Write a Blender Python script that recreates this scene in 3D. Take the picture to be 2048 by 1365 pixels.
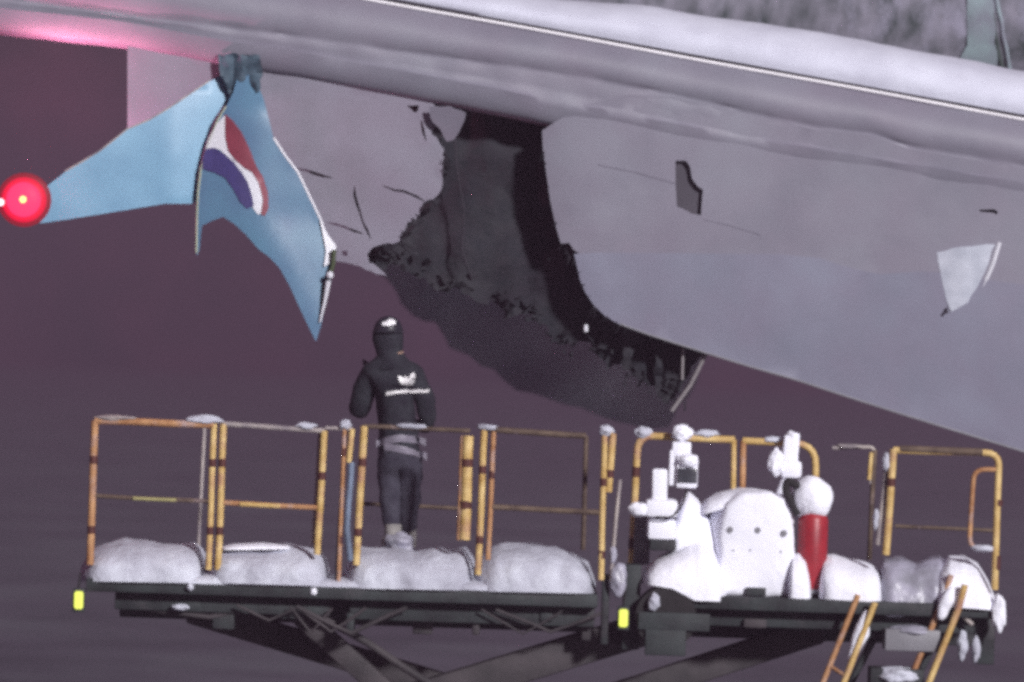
import bpy, bmesh, math, random
from math import radians, sin, cos, pi
from mathutils import Vector, Matrix, noise, geometry
from mathutils.bvhtree import BVHTree

random.seed(7)
scene = bpy.context.scene
for _o in list(bpy.data.objects):
    bpy.data.objects.remove(_o)
COL = scene.collection

# ------------------------------------------------------------------ camera
D, S, H = 40.0, 263.0, 5.2          # distance to the work platform, pixels per metre there, eye height
ROLL = radians(1.9)
cam_d = bpy.data.cameras.new("camera")
cam = bpy.data.objects.new("camera", cam_d)
COL.objects.link(cam)
cam_d.sensor_width = 36.0
cam_d.lens = 36.0 * D / (2048.0 / S)
cam_d.clip_start, cam_d.clip_end = 0.5, 5000.0
cam_d.dof.use_dof = True
cam_d.dof.focus_distance = 39.6
cam_d.dof.aperture_fstop = 1.6
cam.matrix_world = Matrix.Translation((0, -D, H)) @ Matrix.Rotation(radians(90), 4, 'X') @ Matrix.Rotation(ROLL, 4, 'Z')
scene.camera = cam

# ------------------------------------------------------------------ sky: low cloud over an airfield at night
world = bpy.data.worlds.new("World")
scene.world = world
world.use_nodes = True
wn, wl = world.node_tree.nodes, world.node_tree.links
wn.clear()
w_out = wn.new('ShaderNodeOutputWorld')
w_sky = wn.new('ShaderNodeTexSky'); w_sky.sky_type = 'NISHITA'; w_sky.sun_disc = False
w_sky.sun_elevation = radians(1.0); w_sky.sun_rotation = radians(150)
w_b1 = wn.new('ShaderNodeBackground'); w_b1.inputs['Strength'].default_value = 0.012
w_tc = wn.new('ShaderNodeTexCoord')
w_ns = wn.new('ShaderNodeTexNoise'); w_ns.inputs['Scale'].default_value = 40.0; w_ns.inputs['Detail'].default_value = 5.0; w_ns.inputs['Roughness'].default_value = 0.6
w_rp = wn.new('ShaderNodeValToRGB')
w_rp.color_ramp.elements[0].position = 0.36; w_rp.color_ramp.elements[0].color = (0.015, 0.028, 0.045, 1)
w_rp.color_ramp.elements[1].position = 0.64; w_rp.color_ramp.elements[1].color = (0.230, 0.075, 0.145, 1)
w_b2 = wn.new('ShaderNodeBackground'); w_b2.inputs['Strength'].default_value = 0.55
w_add = wn.new('ShaderNodeAddShader')
wl.new(w_sky.outputs[0], w_b1.inputs['Color'])
wl.new(w_tc.outputs['Generated'], w_ns.inputs['Vector'])
wl.new(w_ns.outputs['Fac'], w_rp.inputs['Fac'])
wl.new(w_rp.outputs['Color'], w_b2.inputs['Color'])
wl.new(w_b1.outputs[0], w_add.inputs[0]); wl.new(w_b2.outputs[0], w_add.inputs[1])
wl.new(w_add.outputs[0], w_out.inputs['Surface'])

# ------------------------------------------------------------------ the apron floodlight (the one sun lamp)
sun_d = bpy.data.lights.new("sun", 'SUN')
sun_d.energy = 5.0
sun_d.angle = radians(5.0)
sun_d.color = (1.0, 0.985, 1.0)
sun = bpy.data.objects.new("sun", sun_d)
COL.objects.link(sun)
SUN_FROM = Vector((0.46, -0.85, 0.40)).normalized()      # towards the light
sun.rotation_euler = (-SUN_FROM).to_track_quat('-Z', 'Y').to_euler()

scene.view_settings.view_transform = 'Standard'
scene.view_settings.look = 'None'
scene.view_settings.exposure = 0.14
scene.view_settings.gamma = 1.0
scene.view_settings.use_curve_mapping = False
scene.render.engine = 'CYCLES'
scene.cycles.max_bounces = 6
scene.cycles.volume_bounces = 0
scene.cycles.use_denoising = False
scene.cycles.pixel_filter_type = 'BLACKMAN_HARRIS'
scene.cycles.filter_width = 3.8
scene.render.film_transparent = False

# ------------------------------------------------------------------ helpers
def P(x, y, Y=0.0):
    """point seen at pixel (x, y) of the 2048-wide photograph, at depth Y"""
    dx, dy = x - 1024.0, y - 682.5
    sx = dx * cos(ROLL) + dy * sin(ROLL)
    sy = -dx * sin(ROLL) + dy * cos(ROLL)
    k = (Y + D) / D / S
    return Vector((sx * k, Y, H - sy * k))

def lerp_tab(tab, x):
    if x <= tab[0][0]:
        a, b = tab[0], tab[1]
    elif x >= tab[-1][0]:
        a, b = tab[-2], tab[-1]
    else:
        for a, b in zip(tab, tab[1:]):
            if a[0] <= x <= b[0]:
                break
    return a[1] + (b[1] - a[1]) * (x - a[0]) / (b[0] - a[0])

def clamp_tab(tab, x):
    return lerp_tab(tab, min(max(x, tab[0][0]), tab[-1][0]))

def fnoise(v, s):
    return noise.noise(Vector(v) * s)

def link(name, me, mat, parent=None, label=None, cat=None, group=None, kind=None):
    o = bpy.data.objects.new(name, me)
    COL.objects.link(o)
    if mat is not None:
        me.materials.append(mat)
    if parent is not None:
        o.parent = parent
        o.matrix_parent_inverse = parent.matrix_basis.inverted() if parent.parent is None else Matrix.Identity(4)
    tag(o, label, cat, group, kind)
    return o

def tag(o, label=None, cat=None, group=None, kind=None):
    if label: o['label'] = label
    if cat: o['category'] = cat
    group = group or (GROUPS.get(o.name.split('.')[0]) if label and cat else None)
    if group: o['group'] = group
    if kind: o['kind'] = kind
    return o

def thing(name, label, cat, loc, group=None):
    o = bpy.data.objects.new(name, None)
    o.empty_display_size = 0.2
    COL.objects.link(o)
    o.location = loc
    return tag(o, label, cat, group)

def bm_mesh(name, bm, smooth=True, sharp=radians(38)):
    bm.normal_update()
    me = bpy.data.meshes.new(name)
    for f in bm.faces:
        f.smooth = smooth
    if smooth:
        for e in bm.edges:
            if len(e.link_faces) == 2 and e.calc_face_angle(0.0) > sharp:
                e.smooth = False
    bm.to_mesh(me)
    bm.free()
    return me

def add_tube(bm, pts, r, seg=10, caps=True, r_end=None):
    pts = [Vector(p) for p in pts]
    n = len(pts)
    rings = []
    up = None
    for i, p in enumerate(pts):
        t = (pts[min(i + 1, n - 1)] - pts[max(i - 1, 0)]).normalized()
        if up is None:
            up = Vector((0, 1, 0)) if abs(t.y) < 0.9 else Vector((1, 0, 0))
        a = (up - t * up.dot(t)).normalized()
        b = t.cross(a)
        up = a
        rr = r if r_end is None else r + (r_end - r) * i / (n - 1)
        rings.append([bm.verts.new(p + (a * cos(2 * pi * k / seg) + b * sin(2 * pi * k / seg)) * rr) for k in range(seg)])
    for q, w in zip(rings, rings[1:]):
        for k in range(seg):
            bm.faces.new((q[k], q[(k + 1) % seg], w[(k + 1) % seg], w[k]))
    if caps:
        bm.faces.new(rings[0][::-1]); bm.faces.new(rings[-1])
    return rings

def round_path(pts, r, n=5):
    """polyline with its inner corners rounded by radius r"""
    pts = [Vector(p) for p in pts]
    out = [pts[0]]
    for a, b, c in zip(pts, pts[1:], pts[2:]):
        d1, d2 = (a - b), (c - b)
        rr = min(r, d1.length * .45, d2.length * .45)
        p, q = b + d1.normalized() * rr, b + d2.normalized() * rr
        for k in range(n + 1):
            t = k / n
            out.append(p * (1 - t) ** 2 + b * 2 * t * (1 - t) + q * t * t)
    out.append(pts[-1])
    return out

def tube(name, pts, r, mat, parent=None, wob=0.0, seg=10, **kw):
    bm = bmesh.new()
    if mat is not None and mat.name.startswith(("worn_yellow", "rusty_orange")): r *= 1.1
    pts = [Vector(p) for p in pts]
    if wob:
        fine = []
        for a, b in zip(pts, pts[1:]):
            k = max(1, int((b - a).length / 0.12))
            for i in range(k):
                fine.append(a.lerp(b, i / k))
        fine.append(pts[-1])
        pts = [p + Vector((fnoise(p, 2.1), fnoise(p + Vector((9, 0, 0)), 2.1), fnoise(p + Vector((0, 9, 0)), 2.1))) * wob for p in fine]
    add_tube(bm, pts, r, seg)
    return link(name, bm_mesh(name, bm), mat, parent, **kw)

def add_box(bm, c, size, bevel=0.0, rot=None, seg=2):
    b = bmesh.new()
    bmesh.ops.create_cube(b, size=1.0)
    bmesh.ops.scale(b, vec=size, verts=b.verts)
    if bevel:
        bmesh.ops.bevel(b, geom=b.edges[:], offset=bevel, segments=seg, affect='EDGES', profile=0.5)
    if rot is not None:
        bmesh.ops.rotate(b, cent=(0, 0, 0), matrix=rot, verts=b.verts)
    bmesh.ops.translate(b, vec=c, verts=b.verts)
    tmp = bpy.data.meshes.new("tmp")
    b.to_mesh(tmp); b.free()
    bm.from_mesh(tmp)
    bpy.data.meshes.remove(tmp)

def box(name, c, size, mat, parent=None, bevel=0.01, rot=None, **kw):
    bm = bmesh.new()
    add_box(bm, c, size, bevel, rot)
    return link(name, bm_mesh(name, bm), mat, parent, **kw)

def pbox(name, x0, y0, x1, y1, Y0, Y1, mat, parent=None, bevel=0.012, rx=0.0, **kw):
    """upright box whose front face fills the photograph rectangle x0..x1, y0..y1"""
    a, b = P((x0 + x1) / 2, y1, Y0), P((x0 + x1) / 2, y0, Y0)
    w = (P(x1, (y0 + y1) / 2, Y0) - P(x0, (y0 + y1) / 2, Y0)).length
    c = (a + b) / 2; c.y = (Y0 + Y1) / 2
    return box(name, c, (w, abs(Y1 - Y0), (b - a).length), mat, parent, bevel, Matrix.Rotation(rx, 3, 'Y') if rx else None, **kw)

def beam(name, a, b, w, h, mat, parent=None, bevel=0.01, **kw):
    a, b = Vector(a), Vector(b)
    d = b - a
    rot = d.to_track_quat('X', 'Z').to_matrix()
    bm = bmesh.new()
    add_box(bm, (a + b) / 2, (d.length, w, h), bevel, rot)
    return link(name, bm_mesh(name, bm), mat, parent, **kw)

def blob(name, c, r, mat, parent=None, lump=0.15, freq=3.0, sub=4, seed=0.0, flat=None, **kw):
    """uneven lump of snow with half-axes r; flat = height below which it is cut off"""
    bm = bmesh.new()
    bmesh.ops.create_icosphere(bm, subdivisions=sub, radius=1.0)
    c = Vector(c)
    for v in bm.verts:
        d = v.co.copy()
        k = 1.0 + lump * (fnoise(d + Vector((seed, seed * 2, 0)), freq * .5) + .4 * fnoise(d + Vector((0, seed, 3)), freq * 1.7))
        v.co = Vector((d.x * r[0], d.y * r[1], d.z * r[2])) * k + c
        if flat is not None and v.co.z < flat:
            v.co.z = flat + (v.co.z - flat) * 0.08
    return link(name, bm_mesh(name, bm, True, 3.0), mat, parent, **kw)

def loaf(name, tops, bots, Yf, Yb, mat, parent=None, lump=0.02, nx=46, seed=0.0, lean=0.45, **kw):
    """bank of snow: tops and bots are outlines seen from the front, rounded over towards the back"""
    x0, x1 = tops[0][0], tops[-1][0]
    bm = bmesh.new()
    rings = []
    nf, nt = 12, 8
    for i in range(nx + 1):
        x = x0 + (x1 - x0) * i / nx
        u = 2 * i / nx - 1
        end = (1 - abs(u) ** 7)
        yt, yb = lerp_tab(tops, x), lerp_tab(bots, x)
        ring = []
        for k in range(nf + nt + 1):
            if k <= nf:
                a = pi / 2 * k / nf
                y = yb + (yt - yb) * (sin(a) ** 0.85)
                Y = Yf + (Yb - Yf) * lean * (1 - cos(a)) ** 1.15
            else:
                t = (k - nf) / nt
                Y = Yf + (Yb - Yf) * (lean + (1 - lean) * t)
                y = yt + (yb - yt) * (t ** 3) * .96
            Ym = (Yf + Yb) / 2
            Y = Ym + (Y - Ym) * (0.45 + 0.55 * max(end, 0) ** .5)
            p = P(x, y, Y)
            q = p + Vector((seed * 3.1, seed, 0))
            n1 = fnoise(q, 4.5) + 0.55 * fnoise(q + Vector((7, 0, 0)), 11.0) + 0.25 * fnoise(q, 6.0)
            n2 = fnoise(q + Vector((0, 0, 5)), 5.0) + 0.5 * fnoise(q, 14)
            n1 += 0.7 * fnoise(Vector((q.x * 7, seed, q.z * 1.5)), 1.0)
            w = min(1, k / 3.0)
            p += Vector((0.4 * n2, n1 * 1.3, 0.55 * n1)) * lump * w
            ring.append(bm.verts.new(p))
        rings.append(ring)
    m = len(rings[0])
    for a, b in zip(rings, rings[1:]):
        for k in range(m - 1):
            bm.faces.new((a[k], b[k], b[k + 1], a[k + 1]))
        bm.faces.new((a[m - 1], b[m - 1], b[0], a[0]))
    bm.faces.new(rings[0]); bm.faces.new(rings[-1][::-1])
    bmesh.ops.recalc_face_normals(bm, faces=bm.faces)
    return link(name, bm_mesh(name, bm, True, radians(70)), mat, parent, **kw)

GROUPS = {'snow_bank': 'snow banks lying on the platform decks', 'snow_clump': 'clumps of snow stuck on rails and lamps',
          'work_lamp': 'work lamps on the yellow rail', 'snow_lump': 'snow lumps on the stair treads',
          'snow_strip': 'strips of snow on the stair rails', 'snow_patch': 'snow patches stuck on the hull'}

def inside(poly, x, y):
    c = False
    for i in range(len(poly)):
        (x1, y1), (x2, y2) = poly[i - 1], poly[i]
        if (y1 > y) != (y2 > y) and x < (x2 - x1) * (y - y1) / (y2 - y1) + x1:
            c = not c
    return c

def rag(pts, step=9, amp=4.0, seed=0):
    """a torn edge: the polyline broken into short uneven teeth"""
    rnd = random.Random(seed)
    out = []
    for (x1, y1), (x2, y2) in zip(pts, pts[1:]):
        L = math.hypot(x2 - x1, y2 - y1)
        n = max(1, int(L / step))
        for i in range(n):
            t = i / n
            j = amp if i else amp * .4
            out.append((x1 + (x2 - x1) * t + rnd.uniform(-j, j), y1 + (y2 - y1) * t + rnd.uniform(-j, j)))
    out.append(pts[-1])
    return out

def crack(pts, w=5.0, seed=0):
    """thin split along a polyline, as a closed outline"""
    rnd = random.Random(seed)
    fine = rag(pts, 16, 2.2, seed)
    L, R = [], []
    n = len(fine)
    for i, (x, y) in enumerate(fine):
        a, b = fine[max(i - 1, 0)], fine[min(i + 1, n - 1)]
        tx, ty = b[0] - a[0], b[1] - a[1]
        l = math.hypot(tx, ty) or 1
        k = w * .5 * (0.35 if i in (0, n - 1) else rnd.uniform(.75, 1.25))
        L.append((x - ty / l * k, y + tx / l * k)); R.append((x + ty / l * k, y - tx / l * k))
    return L + R[::-1]

def plate(name, outline, depth, thick, mat, parent=None, holes=(), cell=26.0, back=None, **kw):
    """sheet of real thickness whose outline is given as seen, lying at depth(x, y)"""
    polys = [outline] + list(holes)
    verts, edges = [], []
    for poly in polys:
        base = len(verts)
        for i, p in enumerate(poly):
            verts.append(Vector(p)); edges.append((base + i, base + (i + 1) % len(poly)))
    xs = [p[0] for p in outline]; ys = [p[1] for p in outline]
    rnd = random.Random(3)
    y = min(ys) + cell * .5
    while y < max(ys):
        x = min(xs) + cell * .5
        while x < max(xs):
            q = (x + rnd.uniform(-.2, .2) * cell, y + rnd.uniform(-.2, .2) * cell)
            if inside(outline, *q) and not any(inside(h, *q) for h in holes):
                verts.append(Vector(q))
            x += cell
        y += cell
    v2, e2, f2, _, _, _ = geometry.delaunay_2d_cdt(verts, edges, [], 0, 1e-4)
    tris = []
    for f in f2:
        cx = sum(v2[i].x for i in f) / 3; cy = sum(v2[i].y for i in f) / 3
        if inside(outline, cx, cy) and not any(inside(h, cx, cy) for h in holes):
            tris.append(tuple(f))
    bm = bmesh.new()
    front = [bm.verts.new(P(v.x, v.y, depth(v.x, v.y))) for v in v2]
    rear = [bm.verts.new(P(v.x, v.y, depth(v.x, v.y) + thick)) for v in v2]
    cnt = {}
    for t in tris:
        bm.faces.new([front[i] for i in t]); bm.faces.new([rear[i] for i in t[::-1]])
        for a, b in zip(t, t[1:] + t[:1]):
            cnt.setdefault((min(a, b), max(a, b)), []).append((a, b))
    for k, l in cnt.items():
        if len(l) == 1:
            a, b = l[0]
            bm.faces.new((front[b], front[a], rear[a], rear[b]))
    bmesh.ops.delete(bm, geom=[v for v in bm.verts if not v.link_faces], context='VERTS')
    bmesh.ops.recalc_face_normals(bm, faces=bm.faces)
    return link(name, bm_mesh(name, bm), mat, parent, **kw)

# ------------------------------------------------------------------ materials
def material(name, col, rough=0.6, var=0.12, vscale=3.0, tint=None, bump=0.15, bscale=40.0, metal=0.0,
             spec=0.4, stretch=(1, 1, 1), dirt=None, dscale=1.2, dlo=0.5, dhi=0.75, sss=0.0, bdist=0.01):
    m = bpy.data.materials.new(name)
    m.use_nodes = True
    n, l = m.node_tree.nodes, m.node_tree.links
    b = n['Principled BSDF']
    tc = n.new('ShaderNodeTexCoord')
    mp = n.new('ShaderNodeMapping'); mp.inputs['Scale'].default_value = stretch
    l.new(tc.outputs['Object'], mp.inputs['Vector'])
    ns = n.new('ShaderNodeTexNoise'); ns.inputs['Scale'].default_value = vscale; ns.inputs['Detail'].default_value = 5.0
    l.new(mp.outputs[0], ns.inputs['Vector'])
    rp = n.new('ShaderNodeValToRGB')
    t2 = tint or col
    rp.color_ramp.elements[0].position = 0.30
    rp.color_ramp.elements[0].color = (*[c * (1 - var) for c in col], 1)
    rp.color_ramp.elements[1].position = 0.70
    rp.color_ramp.elements[1].color = (*[min(1, c * (1 + var)) for c in t2], 1)
    l.new(ns.outputs['Fac'], rp.inputs['Fac'])
    out = rp.outputs['Color']
    if dirt:
        n2 = n.new('ShaderNodeTexNoise'); n2.inputs['Scale'].default_value = dscale; n2.inputs['Detail'].default_value = 7.0
        n2.inputs['Roughness'].default_value = 0.65
        l.new(mp.outputs[0], n2.inputs['Vector'])
        r2 = n.new('ShaderNodeValToRGB')
        r2.color_ramp.elements[0].position = dlo; r2.color_ramp.elements[1].position = dhi
        l.new(n2.outputs['Fac'], r2.inputs['Fac'])
        mx = n.new('ShaderNodeMix'); mx.data_type = 'RGBA'
        l.new(r2.outputs['Color'], mx.inputs['Factor'])
        l.new(out, mx.inputs['A']); mx.inputs['B'].default_value = (*dirt, 1)
        out = mx.outputs['Result']
    l.new(out, b.inputs['Base Color'])
    b.inputs['Roughness'].default_value = rough
    b.inputs['Metallic'].default_value = metal
    b.inputs['Specular IOR Level'].default_value = spec
    if sss:
        b.inputs['Subsurface Weight'].default_value = sss
        b.inputs['Subsurface Radius'].default_value = (0.03, 0.035, 0.05)
    if bump:
        n3 = n.new('ShaderNodeTexNoise'); n3.inputs['Scale'].default_value = bscale; n3.inputs['Detail'].default_value = 6.0
        l.new(tc.outputs['Object'], n3.inputs['Vector'])
        bp = n.new('ShaderNodeBump'); bp.inputs['Strength'].default_value = bump; bp.inputs['Distance'].default_value = bdist
        l.new(n3.outputs['Fac'], bp.inputs['Height'])
        l.new(bp.outputs['Normal'], b.inputs['Normal'])
    return m

def glow(name, col, strength):
    m = bpy.data.materials.new(name)
    m.use_nodes = True
    b = m.node_tree.nodes['Principled BSDF']
    b.inputs['Base Color'].default_value = (.02, .015, .015, 1)
    b.inputs['Specular IOR Level'].default_value = 0.1
    b.inputs['Emission Color'].default_value = (*col, 1)
    b.inputs['Emission Strength'].default_value = strength
    return m

M = {}
M['asphalt'] = material("wet_asphalt", (0.105, 0.100, 0.130), 0.6, 0.2, 0.35, (0.115, 0.106, 0.138), 0.3, 6.0,
                        dirt=(0.15, 0.15, 0.18), dscale=0.16, dlo=0.45, dhi=0.62)
M['skin'] = material("grey_aircraft_paint", (0.222, 0.202, 0.258), 0.5, 0.10, 1.6, (0.205, 0.205, 0.248), 0.06, 14.0,
                     dirt=(0.165, 0.162, 0.205), dscale=1.1, dlo=0.46, dhi=0.80, spec=0.35)
M['skin_low'] = material("grey_aircraft_paint_low", (0.212, 0.196, 0.264), 0.5, 0.10, 1.8, (0.190, 0.197, 0.256), 0.06, 14.0,
                         dirt=(0.165, 0.172, 0.225), dscale=1.0, dlo=0.45, dhi=0.8, spec=0.35)
M['skin_left'] = material("grey_aircraft_paint_torn", (0.222, 0.200, 0.255), 0.5, 0.08, 2.2, (0.205, 0.198, 0.245), 0.08, 14.0,
                          dirt=(0.165, 0.160, 0.195), dscale=1.5, dlo=0.5, dhi=0.8, spec=0.3)
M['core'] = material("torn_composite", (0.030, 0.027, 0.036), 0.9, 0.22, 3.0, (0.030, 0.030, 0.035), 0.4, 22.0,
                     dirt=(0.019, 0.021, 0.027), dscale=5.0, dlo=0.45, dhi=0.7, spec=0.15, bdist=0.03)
M['wedge'] = material("thin_blue_snow", (0.36, 0.385, 0.46), 0.9, 0.1, 5.0, (0.46, 0.48, 0.55), bump=0.2)
M['seam'] = material("seam_paint", (0.150, 0.140, 0.182), 0.5, 0.1, 6.0, bump=0.0)
M['edge_dark'] = material("dark_edge_and_shade", (0.0259, 0.0222, 0.0311), 0.8, 0.2, 8.0)  # dark fittings, and the shade lines modelled as tubes
M['trim'] = material("bright_trim", (0.86, 0.84, 0.88), 0.3, 0.06, 5.0, bump=0.05)
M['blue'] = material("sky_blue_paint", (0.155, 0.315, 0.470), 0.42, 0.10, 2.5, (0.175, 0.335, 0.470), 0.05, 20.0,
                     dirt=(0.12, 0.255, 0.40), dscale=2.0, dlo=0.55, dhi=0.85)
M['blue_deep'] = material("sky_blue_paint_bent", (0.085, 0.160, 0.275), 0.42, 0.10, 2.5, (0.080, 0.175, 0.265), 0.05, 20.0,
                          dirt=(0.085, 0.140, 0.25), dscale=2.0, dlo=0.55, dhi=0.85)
M['white_paint'] = material("white_paint", (0.62, 0.62, 0.68), 0.45, 0.05, 6.0, bump=0.05)
M['red_paint'] = material("emblem_red", (0.1924, 0.0333, 0.0555), 0.45, 0.15, 8.0, bump=0.03)
M['navy_paint'] = material("emblem_blue", (0.0407, 0.0333, 0.1332), 0.45, 0.15, 8.0, bump=0.03)
M['snow'] = material("fresh_snow", (0.84, 0.84, 0.93), 0.9, 0.04, 5.0, bump=0.45, bscale=26.0, spec=0.15, bdist=0.02)
M['snow_wing'] = material("wind_packed_snow", (0.55, 0.555, 0.66), 0.9, 0.05, 3.0, (0.60, 0.61, 0.71), bump=0.12, bscale=18.0, spec=0.15, bdist=0.02)
M['snow_dull'] = material("dull_snow", (0.41, 0.41, 0.485), 0.85, 0.12, 3.5, (0.50, 0.51, 0.59), bump=0.5, bscale=18.0, spec=0.2,
                         dirt=(0.62, 0.64, 0.72), dscale=3.4, dlo=0.50, dhi=0.72, bdist=0.03)  # greyer, lower albedo than the fresh snow
M['ice'] = material("grey_ice", (0.2664, 0.2664, 0.3108), 0.35, 0.2, 5.0, (0.3700, 0.3552, 0.4440), bump=0.4, bscale=16.0, spec=0.5, bdist=0.03)
M['wall_snow'] = material("snow_streaked_hull", (0.125, 0.155, 0.165), 0.6, 0.42, 5.5, (0.235, 0.228, 0.280), 0.12, 6.0,
                          stretch=(1.0, 1.0, 0.11), dirt=(0.40, 0.39, 0.50), dscale=3.2, dlo=0.50, dhi=0.70, bdist=0.04)
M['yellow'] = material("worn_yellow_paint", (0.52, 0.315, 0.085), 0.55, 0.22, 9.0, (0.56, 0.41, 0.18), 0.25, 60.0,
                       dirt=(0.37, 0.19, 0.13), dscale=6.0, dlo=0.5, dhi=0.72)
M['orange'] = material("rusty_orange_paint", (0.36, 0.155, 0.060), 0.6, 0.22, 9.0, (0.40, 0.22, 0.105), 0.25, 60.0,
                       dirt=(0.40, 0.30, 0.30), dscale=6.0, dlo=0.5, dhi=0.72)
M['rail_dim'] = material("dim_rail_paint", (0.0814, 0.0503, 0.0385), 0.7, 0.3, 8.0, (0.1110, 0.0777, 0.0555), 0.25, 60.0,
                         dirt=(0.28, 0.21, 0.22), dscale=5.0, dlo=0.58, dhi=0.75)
M['rail_grey'] = material("pale_frosted_rail", (0.26, 0.22, 0.25), 0.7, 0.25, 8.0, (0.34, 0.30, 0.28), 0.25, 60.0)
M['collar'] = material("red_brown_collar", (0.0740, 0.0207, 0.0163), 0.7, 0.25, 12.0)
M['steel'] = material("dark_steel", (0.0178, 0.0192, 0.0237), 0.7, 0.35, 5.0, (0.0237, 0.0296, 0.0311), 0.3, 30.0,
                      dirt=(0.055, 0.048, 0.055), dscale=4.0, dlo=0.55, dhi=0.8)
M['arm'] = material("dusty_arm_steel", (0.0370, 0.0326, 0.0370), 0.75, 0.3, 4.0, (0.0459, 0.0385, 0.0429), 0.3, 30.0)
M['rubber'] = material("black_rubber", (0.0163, 0.0148, 0.0163), 0.85, 0.2, 9.0)
M['plastic'] = material("grey_plastic", (0.1924, 0.1887, 0.2109), 0.5, 0.12, 6.0)
M['red'] = material("red_cylinder_paint", (0.2664, 0.0163, 0.0296), 0.4, 0.15, 7.0, (0.2960, 0.0222, 0.0296), 0.1, 30.0,
                    dirt=(0.22, 0.02, 0.03), dscale=4.0, dlo=0.5, dhi=0.8)
M['glass_dark'] = material("dark_lamp_glass", (0.0444, 0.0459, 0.0555), 0.15, 0.2, 6.0, spec=0.6, bump=0.0)
M['jacket'] = material("dark_navy_jacket", (0.024, 0.022, 0.033), 0.85, 0.3, 9.0, (0.0237, 0.0252, 0.0311), 0.6, 24.0, spec=0.15, bdist=0.02)
M['trousers'] = material("dark_indigo_trousers", (0.044, 0.040, 0.060), 0.85, 0.25, 9.0, (0.052, 0.050, 0.066), 0.6, 24.0, spec=0.15, bdist=0.02)
M['skin_tone'] = material("face_skin", (0.2590, 0.1628, 0.1258), 0.6, 0.08, 9.0)
M['glove'] = material("dark_glove", (0.0370, 0.0355, 0.0444), 0.85, 0.2, 12.0)
M['helmet'] = material("dark_helmet", (0.0207, 0.0192, 0.0281), 0.45, 0.15, 8.0, bump=0.05)
M['boot'] = material("pale_boot", (0.1998, 0.1887, 0.1850), 0.8, 0.25, 9.0, (0.2664, 0.2516, 0.2442), 0.5, 30.0)
M['reflect'] = material("reflective_tape", (0.66, 0.64, 0.66), 0.4, 0.15, 12.0, bump=0.1)
M['reflect_dim'] = material("worn_reflective_tape", (0.1850, 0.1665, 0.2109), 0.5, 0.2, 9.0, bump=0.2)
M['hose'] = material("pale_blue_hose", (0.1332, 0.1702, 0.2442), 0.6, 0.3, 8.0)
M['rod'] = material("bare_metal_rod", (0.20, 0.18, 0.19), 0.5, 0.2, 9.0)

# ------------------------------------------------------------------ ground and haze
bm = bmesh.new()
bmesh.ops.create_grid(bm, x_segments=8, y_segments=8, size=600)
link("ground", bm_mesh("ground", bm), M['asphalt'], kind='structure')
hz = bpy.data.materials.new("snowy_night_air")
hz.use_nodes = True
hn, hl = hz.node_tree.nodes, hz.node_tree.links
hn.clear()
h_out = hn.new('ShaderNodeOutputMaterial')
h_vol = hn.new('ShaderNodeVolumePrincipled')
h_vol.inputs['Color'].default_value = (0.222, 0.148, 0.222, 1)
h_vol.inputs['Density'].default_value = 0.0040
h_vol.inputs['Anisotropy'].default_value = 0.0
hl.new(h_vol.outputs[0], h_out.inputs['Volume'])
bm = bmesh.new()
add_box(bm, (0, 0, 10.5), (1210, 1210, 23))
link("haze", bm_mesh("haze", bm, False), hz, kind='stuff')

# ------------------------------------------------------------------ streaked hull behind, top right
hull = thing("airliner_fuselage", "snow streaked grey aircraft tail cone behind the snowy wing edge", "aircraft", (6, 8.5, 5))
axis = [(740, -60, 40), (900, -100, 205), (1150, -190, 370), (1500, -300, 560), (1900, -360, 670), (2450, -380, 730)]
bm = bmesh.new()
rings = []
NS = 72
ax_fine = []
for a, b in zip(axis, axis[1:]):
    for k in range(10):
        ax_fine.append(tuple(a[i] + (b[i] - a[i]) * k / 10 for i in range(3)))
ax_fine.append(axis[-1])
for x, y, r in ax_fine:
    R = r / S * 46.5 / 40
    c = P(x, y, 6.5); c.y = 5.6 + R * .8
    ring = []
    for k in range(NS):
        a = 2 * pi * k / NS
        p = c + Vector((0, -cos(a) * R * .8, sin(a) * R))
        st = fnoise(Vector((p.x * 4.0, 0, p.z * .7)), 1.0) * .02 + fnoise(p, 1.2) * .02
        ring.append(bm.verts.new(p + Vector((0, -cos(a), sin(a))) * st))
    rings.append(ring)
for a, b in zip(rings, rings[1:]):
    for k in range(NS):
        bm.faces.new((a[k], a[(k + 1) % NS], b[(k + 1) % NS], b[k]))
bm.faces.new(rings[0]); bm.faces.new(rings[-1][::-1])
bmesh.ops.recalc_face_normals(bm, faces=bm.faces)
hull_o = link("hull_skin", bm_mesh("hull_skin", bm, True, 3.0), M['wall_snow'], hull)
_hb = bmesh.new(); _hb.from_mesh(hull_o.data); hull_bvh = BVHTree.FromBMesh(_hb)

def on_hull(x, y):
    o = Vector((0, -D, H)); d = (P(x, y, 5.0) - o).normalized()
    h = hull_bvh.ray_cast(o, d)
    return h[0] if h[0] is not None else P(x, y, 6.0)

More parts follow.
